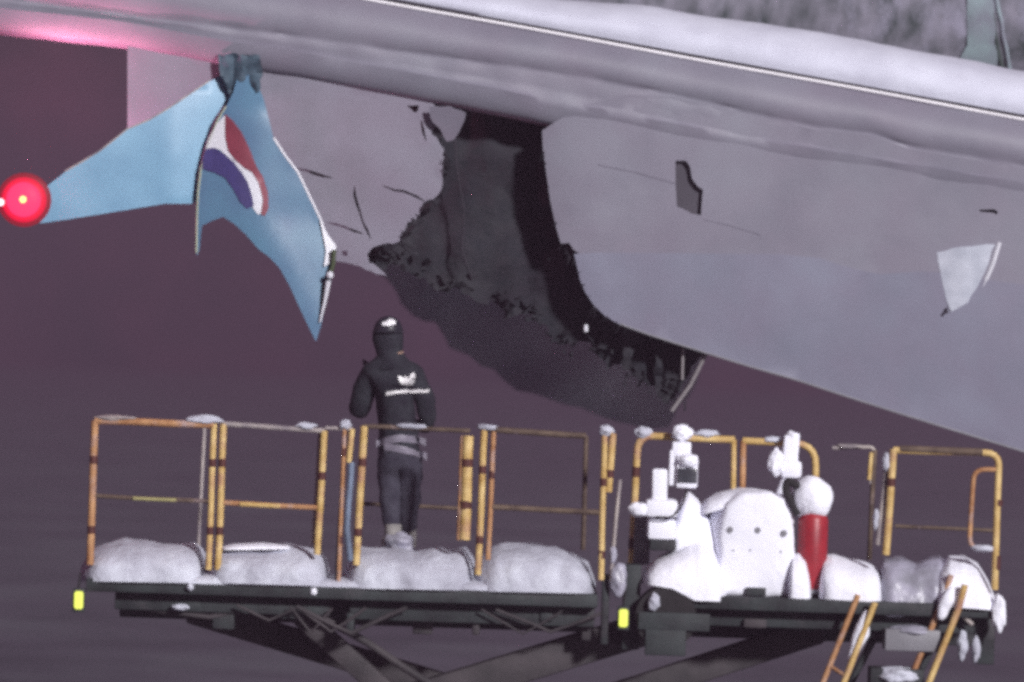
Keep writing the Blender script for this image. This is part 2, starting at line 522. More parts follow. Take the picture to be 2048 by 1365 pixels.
M['belly'] = material("dark_belly_paint", (0.31, 0.31, 0.38), 0.9, 0.25, 0.8, (0.36, 0.37, 0.41), 0.1, 6.0, spec=0.1, bdist=0.02)
plate("belly_panel", rag([(700, 430), (712, 520), (770, 560), (800, 610), (870, 650), (900, 700), (985, 735), (1060, 790), (1130, 812), (1190, 830), (1260, 846), (1335, 850), (1375, 790), (1398, 726), (1430, 660),
                          (1560, 640), (1560, 300), (1000, 180), (760, 200)], 26, 12, 3)[:-1], lambda x, y: 17.0 + .5 * fnoise(Vector((x * .006, y * .006, 0)), 1.0), 1.2, M['belly'], hull, cell=40, label="dark belly in the shade, out of focus behind the hole")
M['streak_green'] = material("dark_green_streak", (0.0740, 0.0999, 0.0925), 0.5, 0.25, 4.0)
M['streak_pale'] = material("pale_ice_streak", (0.34, 0.36, 0.44), 0.5, 0.2, 4.0, (0.30, 0.40, 0.42))
for (xa, ya, xb, yb, r, m) in [(1992, -10, 2022, 150, .020, 'streak_pale'), (1978, -10, 2006, 152, .020, 'streak_green')]:
    pts = [on_hull(xa + (xb - xa) * t / 6 + random.uniform(-2, 2), ya + (yb - ya) * t / 6) + Vector((0, .006, 0)) for t in range(7)]
    tube("melt_streak", pts, r, M[m], hull)

plate("snow_patch", rag([(1932, -12), (1984, -12), (1990, 60), (1996, 120), (1988, 160), (1930, 158), (1918, 120), (1936, 80)], 14, 5, 2)[:-1], lambda x, y: on_hull(x, y).y - .02, .03, M['streak_pale'], None, cell=14,
      label="tall pale snow patch stuck on the streaked hull at top right", cat="snow")
_hb.free()

# ------------------------------------------------------------------ the damaged wing
wing = thing("airliner_wing", "grey airliner wing with a torn open hole above the snowy work platform", "wing", P(1200, 400, .6))
Ltab = [(-400, -209), (1048, 56), (2048, 239), (2800, 376)]
Btab = [(-400, 18), (0, 70), (250, 98), (430, 132), (600, 158), (800, 196), (1000, 233), (1120, 258), (1500, 330), (2048, 420), (2800, 560)]
Ctab = [(-400, -60), (590, 70), (1097, 141), (1341, 185), (1487, 220), (1633, 252), (1745, 264), (1810, 288), (2024, 325), (2800, 470)]
Utab = [(-400, -300), (700, -42), (1048, 8), (1292, 30), (1536, 68), (1780, 108), (2048, 160), (2800, 300)]

def wing_profile(x):
    L, B, C, U = (lerp_tab(t, x) for t in (Ltab, Btab, Ctab, Utab))
    C = min(C, B - 30)
    F = B - 58
    F = max(F, C + 10)
    left = 1 - min(max((x - 300) / 700, 0), 1)
    w = []
    w.append((U + 22, .62)); w.append((L - 30, .40)); w.append((L - 12, .27)); w.append((L - 3, .215))
    for t, Y in ((.0, .17), (.12, .105), (.28, .05), (.5, .015), (.7, .012), (.85, .022), (.96, .042)):
        w.append((L + (C - L) * t + 2, Y))
    w.append((C + 2, .050)); w.append((C + 8, .050))
    for t in (.2, .5, .8):
        w.append((C + (F - C) * t + 6, .05 + .02 * (t - .5)))
    for t, Y in ((0, .030), (.25, .042), (.5, .065), (.75, .095), (.92, .135), (1.0, .20)):
        w.append((F + 4 + (B - F - 4) * t, Y))
    w.append((B - 4, .40)); w.append((B - 20, .75)); w.append((L, .95)); w.append((U + 14, .85))
    return w

bm = bmesh.new()
rings = []
x = -300
while x <= 2600:
    pr = wing_profile(x)
    rings.append([bm.verts.new(P(x, y + 2.5 * fnoise(Vector((x * .012, k, 0)), 1.0), Y + .010 * fnoise(Vector((x * .006, y * .012, k * .1)), 1.0)
                                 + (.016 * fnoise(Vector((x * .02, y * .03, 5)), 1.0) if 10 < k < 17 else 0)))
                  for k, (y, Y) in enumerate(pr)])
    x += 20
n = len(rings[0])
for a, b in zip(rings, rings[1:]):
    for k in range(n):
        bm.faces.new((a[k], a[(k + 1) % n], b[(k + 1) % n], b[k]))
bm.faces.new(rings[0]); bm.faces.new(rings[-1][::-1])
bmesh.ops.recalc_face_normals(bm, faces=bm.faces)
link("wing_spar_skin", bm_mesh("wing_spar_skin", bm, True, radians(50)), M['skin'], wing)

# bright thin strip along the snowy lip
tube("trim_strip", [P(x, lerp_tab(Ltab, x) + .6 * sin(x * .01), .150) for x in range(-300, 2601, 50)], .0125, M['trim'], wing, seg=8)
tube("gap_shade", [P(x, lerp_tab(Ltab, x) - 6.5, .205) for x in range(-300, 2601, 50)], .011, M['edge_dark'], wing, seg=8)  # dark tube added for the shade in the gap above the trim

# right hand lower skin: an upper sheet and a lower sheet lapped over it
def d_right(x, y):
    yt = lerp_tab(Ctab, x)
    t = (y - yt) / 500.0
    e = max(0, 1 - (x - 1085 - max(0, y - 250) * .16) / 70.0)
    return .035 + .13 * t + .035 * e * e + .011 * fnoise(Vector((x * .006, y * .008, 2)), 1.0) + .004 * fnoise(Vector((x * .02, y * .025, 2)), 1.0)

def seam(x):
    return lerp_tab([(1100, 508), (1350, 510), (1560, 512), (1640, 520), (1700, 540), (1760, 552), (1860, 545), (1950, 560), (2100, 580), (2700, 660)], x)

top_edge = [(1084, 262), (1112, 243), (1180, 208), (1250, 190), (1345, 193), (1487, 227), (1560, 243), (1633, 260), (1690, 264), (1745, 271), (1810, 296), (1910, 314), (2024, 332), (2200, 366), (2640, 440)]
seam_pts = [(x, seam(x)) for x in range(2640, 1150, -40)]
left_up = [(1147, 500), (1138, 486), (1122, 488), (1112, 455), (1100, 400), (1093, 350), (1086, 300)]
notch = [(1351, 322), (1372, 322), (1380, 334), (1384, 358), (1396, 374), (1406, 380), (1404, 400), (1402, 431), (1384, 428), (1366, 418), (1354, 414), (1351, 370)]
slot = [(1958, 420), (1988, 419), (1996, 424), (1994, 430), (1986, 426), (1960, 424)]
plate("skin_panel", top_edge + seam_pts + left_up, d_right, .03, M['skin'], wing, holes=[notch, slot],
      label="upper skin sheet right of the hole, with a dark notch")
low_edge = [(1148, 508), (1160, 560), (1172, 588), (1190, 614), (1212, 634), (1240, 650), (1300, 672), (1400, 704), (1500, 735), (1600, 764), (1700, 797), (1800, 829), (1900, 860), (2048, 905), (2640, 1090)]
seam_rev = [(x, seam(x) - 3) for x in range(2640, 1160, -40)]
plate("skin_panel", low_edge + seam_rev, lambda x, y: d_right(x, y) - .006 + .06 * ((y - seam(x)) / 320.0) ** 2, .03, M['skin_low'], wing,
      label="smooth lower skin sheet with a rounded corner")
# lower edge bead
tube("edge_strip", [P(x, y - 1.5, d_right(x, y) - .008 + .06 * ((y - seam(x)) / 320.0) ** 2) for x, y in low_edge[5:]], .009, M['plastic'], wing, seg=6)
# bay behind the notch
plate("bay_panel", [(1330, 300), (1430, 300), (1430, 450), (1330, 450)], lambda x, y: d_right(x, y) + .05, .02,
      material("dark_bay_paint", (0.062, 0.055, 0.072), .7), wing)
plate("bay_panel", [(1940, 405), (2015, 405), (2015, 450), (1940, 450)], lambda x, y: d_right(x, y) + .05, .02, M['edge_dark'], wing)
for pts in ([(1408, 440), (1460, 452), (1520, 470)], [(1195, 330), (1270, 345), (1352, 368)]):
    fine = [(x0 + (x1 - x0) * t / 8, y0 + (y1 - y0) * t / 8) for (x0, y0), (x1, y1) in zip(pts, pts[1:]) for t in range(9)]
    tube("seam_line", [P(x, y, d_right(x, y) + .0015) for x, y in fine], .0045, M['seam'], wing, seg=6)
# hinge fairing: bright blade, the shade beside it added as a dark tube, lodged snow
tube("hinge_shade", [P(1993, 428, .10), P(1985, 470, .105), P(1968, 530, .12), P(1948, 588, .14)], .016, M['edge_dark'], wing)
bm = bmesh.new()
add_tube(bm, [P(1999, 485, .085), P(1985, 530, .095), P(1962, 583, .12)], .019, 8)
link("hinge_blade", bm_mesh("hinge_blade", bm), M['white_paint'], wing)
tube("hinge_bolt", [P(1950, 588, .12), P(1972, 588, .12)], .010, M['edge_dark'], wing)
plate("snow_wedge", rag([(1874, 505), (1905, 496), (1960, 491), (1990, 489), (1976, 530), (1955, 575), (1935, 605), (1902, 624), (1893, 600), (1883, 560), (1874, 505)], 14, 2, 5)[:-1],
      lambda x, y: d_right(x, y) - .022 + .02 * abs(x - 1930) / 60, .03, M['wedge'], None, cell=14,
      label="white wedge of snow lodged beside the hinge on the wing", cat="snow")
tube("dark_peg", [P(1893, 618, .1), P(1893, 626, .06)], .010, M['edge_dark'], wing)

# left hand skin, cracked and torn
torn_right = [(740, 528), (735, 510), (746, 496), (764, 488), (786, 489), (800, 484), (803, 466), (814, 449), (838, 430), (846, 408), (866, 398), (880, 386), (886, 340), (889, 300), (880, 288), (862, 268), (880, 240), (872, 214)]
left_out = [(255, 84), (255, 310), (420, 345), (560, 420), (640, 500), (664, 522), (690, 525), (715, 532)] + rag(torn_right, 10, 3.2, 4) + [(850, 190), (600, 148), (430, 118)]
def d_left(x, y):
    t = (y - 150) / 380.0
    return .14 + .10 * t + .012 * fnoise(Vector((x * .008, y * .008, 4)), 1.0) + (.015 * max(0, (x - 760) / 120)) * fnoise(Vector((x * .03, y * .03, 8)), 1.0)
cracks = [crack([(588, 336), (625, 346), (664, 356)], 5, 1), crack([(708, 372), (714, 410), (726, 446), (741, 478)], 4.5, 2),
          crack([(766, 372), (790, 381), (822, 388), (850, 404)], 4.5, 3), crack([(655, 446), (690, 455), (726, 468)], 5, 4),
          crack([(842, 240), (846, 262), (852, 282)], 6, 5), [(814, 212), (838, 211), (836, 222), (830, 226)],
          [(684, 502), (694, 502), (695, 512), (686, 512)]]
plate("skin_panel", left_out, d_left, .022, M['skin_left'], wing, holes=cracks, cell=20,
      label="cracked skin sheet left of the hole with a torn right edge")
plate("torn_flap", rag([(858, 214), (900, 212), (932, 226), (930, 240), (922, 255), (908, 280), (893, 284), (884, 266), (872, 250), (860, 236), (858, 214)], 9, 2, 6)[:-1],
      lambda x, y: .06 + .0012 * (y - 214) - .0009 * (x - 858), .012, M['skin_left'], wing, cell=12, label="bent pale flap under the wing fold")
plate("torn_flap", rag([(715, 530), (745, 527), (768, 545), (775, 552), (752, 548), (715, 530)], 9, 1.5, 8)[:-1], lambda x, y: .22, .01, M['skin_left'], wing, cell=12)

# torn inside of the wing: crumpled dark core seen through the hole and hanging below it
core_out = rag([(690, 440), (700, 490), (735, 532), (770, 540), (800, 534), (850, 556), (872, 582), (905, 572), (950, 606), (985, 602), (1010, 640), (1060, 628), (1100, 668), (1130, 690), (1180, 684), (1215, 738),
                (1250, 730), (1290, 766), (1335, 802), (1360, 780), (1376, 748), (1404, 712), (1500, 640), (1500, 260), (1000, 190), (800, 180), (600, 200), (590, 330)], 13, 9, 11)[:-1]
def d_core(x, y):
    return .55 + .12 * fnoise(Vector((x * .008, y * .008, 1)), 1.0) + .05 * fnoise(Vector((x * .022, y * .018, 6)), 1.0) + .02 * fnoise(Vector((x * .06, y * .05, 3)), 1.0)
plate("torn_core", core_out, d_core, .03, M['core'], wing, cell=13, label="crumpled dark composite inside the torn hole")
rnd = random.Random(21)
for (xa, ya, xb, yb, w) in [(742, 500, 790, 512, 18), (800, 470, 850, 440, 16), (836, 420, 880, 400, 14), (880, 300, 905, 340, 16), (1125, 490, 1142, 545, 13),
                            (1080, 420, 1098, 520, 10),
                            (1262, 668, 1250, 740, 26), (1320, 690, 1316, 770, 20)]:
    pts = []
    for t in range(6):
        k = t / 5
        ww = w * (.5 + rnd.random() * .8) * (1 - .5 * k)
        pts.append((xa + (xb - xa) * k, ya + (yb - ya) * k, ww))
    tx, ty = xb - xa, yb - ya
    l = math.hypot(tx, ty)
    poly = [(px - ty / l * ww * .5, py + tx / l * ww * .5) for px, py, ww in pts] + [(px + ty / l * ww * .5, py - tx / l * ww * .5) for px, py, ww in pts[::-1]]
    yo = rnd.uniform(.40, .46)
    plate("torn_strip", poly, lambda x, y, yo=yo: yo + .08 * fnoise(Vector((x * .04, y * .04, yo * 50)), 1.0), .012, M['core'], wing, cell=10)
bm = bmesh.new()
rnd = random.Random(33)
edge = [(745, 530), (800, 536), (850, 556), (905, 576), (985, 606), (1060, 632), (1130, 690), (1180, 690), (1235, 736), (1290, 768), (1335, 800), (1352, 780)]
rim = [(745, 505), (800, 484), (814, 452), (846, 412), (880, 388), (887, 330), (888, 295)]
rim2 = [(1086, 290), (1100, 400), (1122, 488), (1150, 525), (1190, 614), (1240, 650), (1330, 684)]
def along(t, tab):
    k = t * (len(tab) - 1); i = min(int(k), len(tab) - 2); f = k - i
    return tab[i][0] + (tab[i + 1][0] - tab[i][0]) * f, tab[i][1] + (tab[i + 1][1] - tab[i][1]) * f
for n_, tab, Lr, Y0, drift in ((46, rim, (8, 34), .17, (.1, 1.6)), (40, rim2, (6, 20), .12, (-1.3, -.1))):
    for k in range(n_):
        x, y = along(rnd.random(), tab)
        y -= rnd.uniform(0, 40) if tab is edge else rnd.uniform(-4, 4)
        L = rnd.uniform(*Lr) * rnd.random() ** .6
        dr = rnd.uniform(*drift)
        Y = Y0 + rnd.uniform(-.05, .12)
        pts = [P(x + dr * L * t + rnd.uniform(-2, 2), y + L * t, Y + rnd.uniform(-.02, .02)) for t in (0, .35, .7, 1)]
        add_tube(bm, pts, rnd.uniform(.003, .010) * 1.0, 4, True, .0015)
for k in range(120):
    x, y = along(rnd.random(), edge)
    y += rnd.gauss(-14, 16)
    z = rnd.uniform(3, 11) * (1.2 - min(max((y - 640) / 400, 0), .6))
    c = P(x + rnd.gauss(0, 10), y, .52 + rnd.uniform(-.06, .06))
    a, b = Vector((rnd.gauss(0, 1), rnd.gauss(0, .6), rnd.gauss(0, 1))).normalized(), Vector((rnd.gauss(0, 1), rnd.gauss(0, .6), rnd.gauss(0, 1))).normalized()
    a *= z / S * 1.3; b *= z / S * .9; nn = a.cross(b).normalized() * .006
    q = [bm.verts.new(c + v + m) for m in (-nn, nn) for v in (a, b, -a * .8 + b * .3, -b + a * .2)]
    bm.faces.new(q[:4]); bm.faces.new(q[4:][::-1])
    for i in range(4):
        bm.faces.new((q[i], q[(i + 1) % 4], q[4 + (i + 1) % 4], q[4 + i]))
link("torn_scraps", bm_mesh("torn_scraps", bm), M['core'], wing, kind='stuff')
tube("loose_cable", [P(905, 250, .35), P(912, 330, .33), P(930, 420, .34), P(922, 500, .36), P(945, 560, .36)], .008, M['edge_dark'], wing, wob=.03)
# broken struts hanging from the lower edge
tube("broken_strut", [P(1365, 695, .30), P(1363, 760, .30)], .012, M['rod'], wing, wob=.01)
tube("broken_strut", [P(1412, 708, .28), P(1380, 770, .28), P(1342, 822, .28)], .017, M['rod'], wing, wob=.012)
tube("hinge_pin", [P(1171, 650, .30), P(1172, 664, .30)], .018, M['white_paint'], wing)

# snow along the lip
bm = bmesh.new()
rings = []
x = -300
while x <= 2600:
    L, U = lerp_tab(Ltab, x), lerp_tab(Utab, x)
    ring = []
    for k in range(15):
        t = k / 14
        y = L - 9 + (U - 18 - (L - 9)) * sin(t * pi / 2)
        Y = .20 + .55 * (1 - cos(t * pi / 2)) ** 1.1 - .05 * sin(min(1, t * 3) * pi / 2)
        p = P(x, y, Y)
        j = min(1, k / 3) * (fnoise(p, 2.0) * .014 + fnoise(p, 9.0) * .004)
        ring.append(bm.verts.new(p + Vector((0, -j, j))))
    ring.append(bm.verts.new(P(x, L - 9, .75)))
    rings.append(ring)
    x += 16
n = len(rings[0])
for a, b in zip(rings, rings[1:]):
    for k in range(n):
        bm.faces.new((a[k], a[(k + 1) % n], b[(k + 1) % n], b[k]))
bm.faces.new(rings[0]); bm.faces.new(rings[-1][::-1])
bmesh.ops.recalc_face_normals(bm, faces=bm.faces)
link("snow_ridge", bm_mesh("snow_ridge", bm, True, radians(60)), M['snow_wing'], None, label="long white ridge of snow lying along the upper edge of the wing", cat="snow")

# ------------------------------------------------------------------ broken blue wing tip and winglet
tip = thing("wing_tip", "pale blue wing tip pointing left to the glowing red lamp", "wing tip", P(300, 350, -.05))
def d_tip(x, y):
    fold = max(0, x - 345) / 110.0
    return -.16 + .0004 * (x - 60) + .10 * fold + .05 * ((y - 330) / 120) ** 2 * .4 + .008 * fnoise(Vector((x * .012, y * .012, 7)), 1.0)
tip_out = [(58, 372), (95, 372), (130, 345), (165, 325), (200, 304), (228, 282), (255, 260), (300, 241), (340, 217), (380, 190), (420, 163), (446, 150), (468, 146), (470, 170), (462, 192),
           (444, 214), (428, 240), (414, 280), (404, 310), (396, 350), (393, 402), (385, 408), (330, 408), (250, 421), (150, 437), (90, 446), (50, 448), (40, 410)]
plate("fin_skin", tip_out, d_tip, .05, M['blue'], tip, cell=18)
tube("fin_edge", [P(x, y - 1, d_tip(x, y) + .01) for x, y in [(130, 345), (165, 325), (200, 304), (228, 282), (255, 260), (300, 241), (340, 217), (380, 190), (420, 163)]], .010, M['rail_grey'], tip, seg=8)
# red navigation lamp
lamp_c = P(48, 400, -.20)
lamp = thing("navigation_light", "glowing red navigation lamp at the far left wing tip", "lamp", lamp_c)
def disc_lens(name, c, r, depth, mat, parent, n=28, m=7):
    bm = bmesh.new()
    rings = []
    for i in range(m):
        a = (pi / 2) * i / m
        rings.append([bm.verts.new(c + Vector((cos(2 * pi * k / n) * r * cos(a), -depth * sin(a), sin(2 * pi * k / n) * r * cos(a)))) for k in range(n)])
    tipv = bm.verts.new(c + Vector((0, -depth, 0)))
    for a, b in zip(rings, rings[1:]):
        for k in range(n):
            bm.faces.new((a[k], a[(k + 1) % n], b[(k + 1) % n], b[k]))
    for k in range(n):
        bm.faces.new((rings[-1][k], rings[-1][(k + 1) % n], tipv))
    bm.faces.new(rings[0][::-1])
    bmesh.ops.recalc_face_normals(bm, faces=bm.faces)
    return link(name, bm_mesh(name, bm), mat, parent)
M['halo_inner'] = glow("red_halo_inner", (1.0, 0.006, 0.055), 0.95)  # glare round the lamp, built in as a glowing ring
M['lens'] = glow("red_lens", (1.0, 0.0010, 0.0040), 50.0)
M['bulb'] = glow("lamp_bulb", (1.0, 0.70, 0.22), 2.2)
disc_lens("halo_outer", lamp_c + Vector((0, .02, 0)), 54 / S, .03, glow("dim_red_halo", (1.0, 0.02, 0.08), .30), lamp)  # faint outer halo of the lamp, modelled as a glowing disc
disc_lens("halo_inner", lamp_c, 45 / S, .05, M['halo_inner'], lamp)
disc_lens("lens", lamp_c + Vector((0, -.035, 0)), 35 / S, .05, M['lens'], lamp)
disc_lens("bulb", lamp_c + Vector((0, -.08, 0)), 7 / S, .02, M['bulb'], lamp)
tube("lamp_housing", [lamp_c + Vector((0, .10, 0)), lamp_c + Vector((0, .0, 0))], 40 / S, M['plastic'], lamp, seg=24)
for off, en, aim, cone in ((Vector((0, -.14, .20)), 105.0, Vector((.16, .14, 1)), 84), (Vector((0, .24, .02)), 260.0, Vector((.75, -.02, .72)), 120)):
    pl = bpy.data.lights.new("added_red_spot", 'SPOT')      # added spots, aimed to spread the red lamp's glow up over the wing
    pl.energy = en; pl.color = (1.0, 0.30, 0.46); pl.shadow_soft_size = .05
    pl.spot_size = radians(cone); pl.spot_blend = .8
    plo = bpy.data.objects.new("added_red_spot", pl); COL.objects.link(plo)
    plo.location = lamp_c + off; plo.rotation_euler = aim.to_track_quat('-Z', 'Y').to_euler()
    plo.parent = lamp; plo.matrix_parent_inverse = Matrix.Translation(-lamp_c)
wl_c = P(1, 405, -.30)
wlamp = thing("strobe_light", "small white lamp cut by the left edge beside the red lamp", "lamp", wl_c)
M['strobe'] = glow("white_strobe", (1.0, 0.75, 0.85), 2.0)
disc_lens("bulb", wl_c, 7 / S, .03, M['strobe'], wlamp)
tube("lamp_housing", [wl_c + Vector((0, .10, 0)), wl_c + Vector((0, .01, 0))], 8 / S, M['plastic'], wlamp, seg=14)

wgl = thing("winglet", "broken blue winglet hanging down with a red white and blue swirl emblem", "winglet", P(520, 350, -.2))
def d_wgl(x, y):
    mid = lerp_tab([(140, 480), (430, 470), (690, 640)], y)
    mid = 480 + max(0, (y - 430)) * .6
    return -.075 - .05 * (y - 150) / 500 + .0006 * max(0, x - mid - 40) + .0004 * max(0, mid - x) + .008 * fnoise(Vector((x * .012, y * .012, 9)), 1.0) + .12 * max(0, (230 - y) / 80)
wgl_out = [(476, 148), (492, 142), (514, 166), (528, 200), (538, 240), (547, 276), (570, 312), (596, 346), (620, 396), (642, 442), (650, 476), (664, 500), (668, 524), (664, 548), (652, 600), (642, 652),
           (632, 684), (622, 664), (602, 622), (580, 574), (560, 538), (540, 516), (516, 498), (492, 470), (468, 448), (446, 434), (424, 442), (404, 452), (399, 500), (394, 512), (391, 500), (394, 440),
           (396, 388), (402, 338), (416, 290), (436, 240), (452, 214), (466, 186)]
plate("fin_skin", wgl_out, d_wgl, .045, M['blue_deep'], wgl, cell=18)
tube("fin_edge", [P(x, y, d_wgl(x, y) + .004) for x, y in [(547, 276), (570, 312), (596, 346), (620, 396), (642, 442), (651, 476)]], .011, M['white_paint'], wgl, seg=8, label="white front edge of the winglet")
plate("edge_chip", [(640, 440), (656, 470), (672, 492), (672, 512), (658, 528), (648, 534), (652, 500)], lambda x, y: d_wgl(x, y) - .025, .03, M['white_paint'], wgl, cell=12)
tube("broken_edge", [P(657, 562, -.16), P(650, 600, -.16), P(641, 642, -.15)], .016, M['white_paint'], wgl, r_end=None) if False else None
bm = bmesh.new(); add_tube(bm, [P(657, 562, -.16), P(650, 602, -.16), P(640, 644, -.15)], .020, 8, True, .008)
link("broken_edge", bm_mesh("broken_edge", bm), M['white_paint'], wgl)
blob("bolt_head", P(660, 551, -.17), (.03, .03, .03), M['white_paint'], wgl, .1, 3, 2)
tube("edge_seal", [P(668, 500, -.12), P(666, 530, -.12), P(650, 575, -.11), P(646, 610, -.11)], .018, material("olive_seal", (0.05, 0.065, 0.03), .7), wgl, seg=8)
tube("fin_edge", [P(x, y, d_wgl(x, y) + .004) for x, y in [(452, 214), (436, 240), (416, 290), (402, 338), (396, 388), (394, 440), (393, 506)]], .009,
     material("weathered_edge", (0.33, 0.36, 0.27), .6), wgl, seg=8, label="weathered pale left edge of the winglet")
# the emblem: round red over blue swirl with a white field, skin-deep plates
white_f = [(448, 232), (470, 252), (490, 300), (512, 345), (524, 380), (526, 424), (516, 430), (505, 415), (498, 380), (482, 352), (460, 318), (440, 300), (424, 296), (410, 302), (418, 276), (432, 250)]
emb = plate("emblem", white_f, lambda x, y: d_wgl(x, y) - .004, .006, M['white_paint'], wgl, cell=12)
red_f = [(450, 228), (466, 242), (484, 266), (500, 300), (512, 332), (526, 354), (536, 386), (537, 418), (530, 432), (522, 430), (526, 400), (518, 368), (505, 346), (488, 336), (470, 320), (456, 302), (450, 272)]
plate("emblem_red", red_f, lambda x, y: d_wgl(x, y) - .008, .006, M['red_paint'], emb, cell=12)
blue_f = [(412, 298), (430, 296), (448, 308), (468, 326), (484, 346), (496, 366), (504, 392), (508, 412), (494, 418), (480, 404), (466, 378), (450, 356), (430, 346), (404, 338), (406, 316)]
plate("emblem_blue", blue_f, lambda x, y: d_wgl(x, y) - .008, .006, M['navy_paint'], emb, cell=12)
# crushed joint where both blue pieces meet the wing
plate("crushed_joint", rag([(436, 108), (520, 112), (526, 150), (518, 186), (500, 205), (478, 212), (458, 205), (452, 170), (440, 140), (436, 108)], 10, 4, 9)[:-1],
      lambda x, y: .02 + .1 * fnoise(Vector((x * .05, y * .03, 1)), 1.0), .04, material("crushed_blue_grey", (0.045, 0.085, 0.125), .7, .3, 9.0, (0.06, 0.09, 0.12)), wing, cell=9)

# ------------------------------------------------------------------ work platform
plat = thing("work_platform", "snow covered aircraft work platform with yellow guard rails under the wing", "work platform", (0.2, -.1, 0))
YF, YB = -.95, .60
def P3(x, y, Y): return P(x, y, Y)
def slab(name, xa, ya, xb, yb, Y0, Y1, h, mat, parent, bev=.012, **kw):
    """level slab: top front edge runs from (xa, ya) to (xb, yb)"""
    a, b = P(xa, ya, Y0), P(xb, yb, Y0)
    z = (a.z + b.z) / 2
    return box(name, ((a.x + b.x) / 2, (Y0 + Y1) / 2, z - h / 2), (abs(b.x - a.x), Y1 - Y0, h), mat, parent, bev, **kw)

slab("deck", 172, 1160, 1196, 1186, -1.0, .7, .10, M['steel'], plat, label="long dark left deck")
slab("deck", 1378, 1189, 1990, 1213, -1.0, .7, .10, M['steel'], plat, label="shorter dark right deck")
# ribbed underframe below the decks
for (xa, ya, xb, yb, Y0, Y1, h) in [(230, 1186, 660, 1197, -.85, -.70, .13), (700, 1198, 1190, 1211, -.85, -.70, .16), (240, 1186, 1180, 1210, .3, .45, .2), (1380, 1214, 1960, 1236, -.85, -.70, .13),
                                     (1300, 1214, 1960, 1236, .3, .45, .22)]:
    slab("underframe_beam", xa, ya, xb, yb, Y0, Y1, h, M['steel'], plat)
for x in range(260, 1190, 110):
    slab("cross_beam", x, 1187 + (x - 230) * .026, x + 26, 1188 + (x - 230) * .026, -.68, .3, .11, M['steel'], plat)
for x in range(1400, 1960, 120):
    slab("cross_beam", x, 1216 + (x - 1300) * .034, x + 26, 1217 + (x - 1300) * .034, -.68, .3, .11, M['steel'], plat)

def bar(p, q, r): return round_path([P(*a) for a in p], q)

def guard(path, mat, r=.024, corner=.07, label=None):
    return tube("guardrail", round_path([P(*a) for a in path], corner), r, mat, plat, wob=.006, **({'label': label} if label else {}))
def post(g, a, b, mat, r=.024, collars=(), name="post"):
    o = tube(name, [P(*a), P(*b)], r, mat, g, wob=.004)
    for y in collars:
        t = (y - a[1]) / (b[1] - a[1])
        c0 = P(a[0] + (b[0] - a[0]) * t, y - 8, a[2]); c1 = P(a[0] + (b[0] - a[0]) * t, y + 8, a[2])
        tube("collar", [c0, c1], r * 1.18, M['collar'], g)
    return o

g1 = guard([(190, 842, YF), (428, 850, YF)], M['orange'], .026)
post(g1, (190, 842, YF), (180, 1130, YF), M['orange'], .026, (920, 1060))
post(g1, (428, 848, YF), (417, 1140, YF), M['yellow'], .022, (926, 1062))
post(g1, (409, 850, YB), (395, 1130, YB), M['rail_grey'], .015)
tube("mid_rail", [P(186, 992, YF), P(420, 1004, YF)], .017, M['rail_dim'], g1, wob=.005)
tube("mid_rail", [P(266, 997, YF - .03), P(352, 1001, YF - .03)], .014, material("olive_yellow_rail", (0.30, 0.27, 0.12), .6, .2, 9), g1, wob=.003)
g2 = guard([(446, 848, YF), (650, 862, YF)], M['rail_grey'], .020, label="frosted pale top rail")
post(g2, (447, 848, YF), (436, 1140, YF), M['yellow'], .024, (926, 1062))
post(g2, (649, 862, YF), (634, 1110, YF), M['yellow'], .024, (952,))
post(g2, (641, 866, YF + .05), (626, 1090, YF + .05), M['rail_grey'], .018)
tube("mid_rail", [P(444, 1006, YF), P(640, 1016, YF)], .018, M['orange'], g2, wob=.005)
tube("mid_rail", [P(480, 1009, YF - .02), P(560, 1013, YF - .02)], .016, M['yellow'], g2, wob=.003)
g3 = guard([(652, 856, YF), (706, 858, YF)], M['rail_grey'], .014)
post(g3, (690, 858, YF), (676, 1180, YF), M['orange'], .015, (905, 1080), "gate_post")
post(g3, (705, 858, YF), (698, 925, YF), M['yellow'], .020)
post(g3, (692, 862, YF + .06), (672, 1180, YF + .06), M['steel'], .018)
tube("hose", [P(707, 925, YF), P(704, 970, YF - .02), P(700, 1010, YF), P(697, 1060, YF - .02), P(699, 1120, YF)], .024, M['hose'], plat, wob=.025)
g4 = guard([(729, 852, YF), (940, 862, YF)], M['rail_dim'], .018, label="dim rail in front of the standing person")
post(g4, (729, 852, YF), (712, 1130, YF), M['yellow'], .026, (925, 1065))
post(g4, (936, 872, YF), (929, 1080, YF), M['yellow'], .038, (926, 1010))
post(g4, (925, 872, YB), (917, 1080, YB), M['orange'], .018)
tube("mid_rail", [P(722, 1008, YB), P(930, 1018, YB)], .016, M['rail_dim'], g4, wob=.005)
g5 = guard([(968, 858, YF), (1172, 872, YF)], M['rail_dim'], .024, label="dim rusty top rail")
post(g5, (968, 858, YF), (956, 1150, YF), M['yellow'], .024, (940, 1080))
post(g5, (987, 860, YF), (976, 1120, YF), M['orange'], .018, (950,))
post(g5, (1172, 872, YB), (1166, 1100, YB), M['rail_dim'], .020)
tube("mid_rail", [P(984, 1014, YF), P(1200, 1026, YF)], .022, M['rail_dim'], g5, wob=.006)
g6 = guard([(1207, 862, YF), (1224, 868, YF)], M['yellow'], .024)
post(g6, (1209, 868, YF), (1202, 1160, YF), M['yellow'], .022, (965, 1110))
post(g6, (1225, 868, YF + .03), (1217, 985, YF + .03), M['yellow'], .025, (948,))
post(g6, (1240, 960, YF), (1222, 1150, YF), M['rail_grey'], .014)
YR = -.22
g7 = guard([(1262, 1150, YR), (1276, 872, YR), (1470, 880, YR)], M['yellow'], .026, .12, label="round cornered yellow rail left of the snow box")
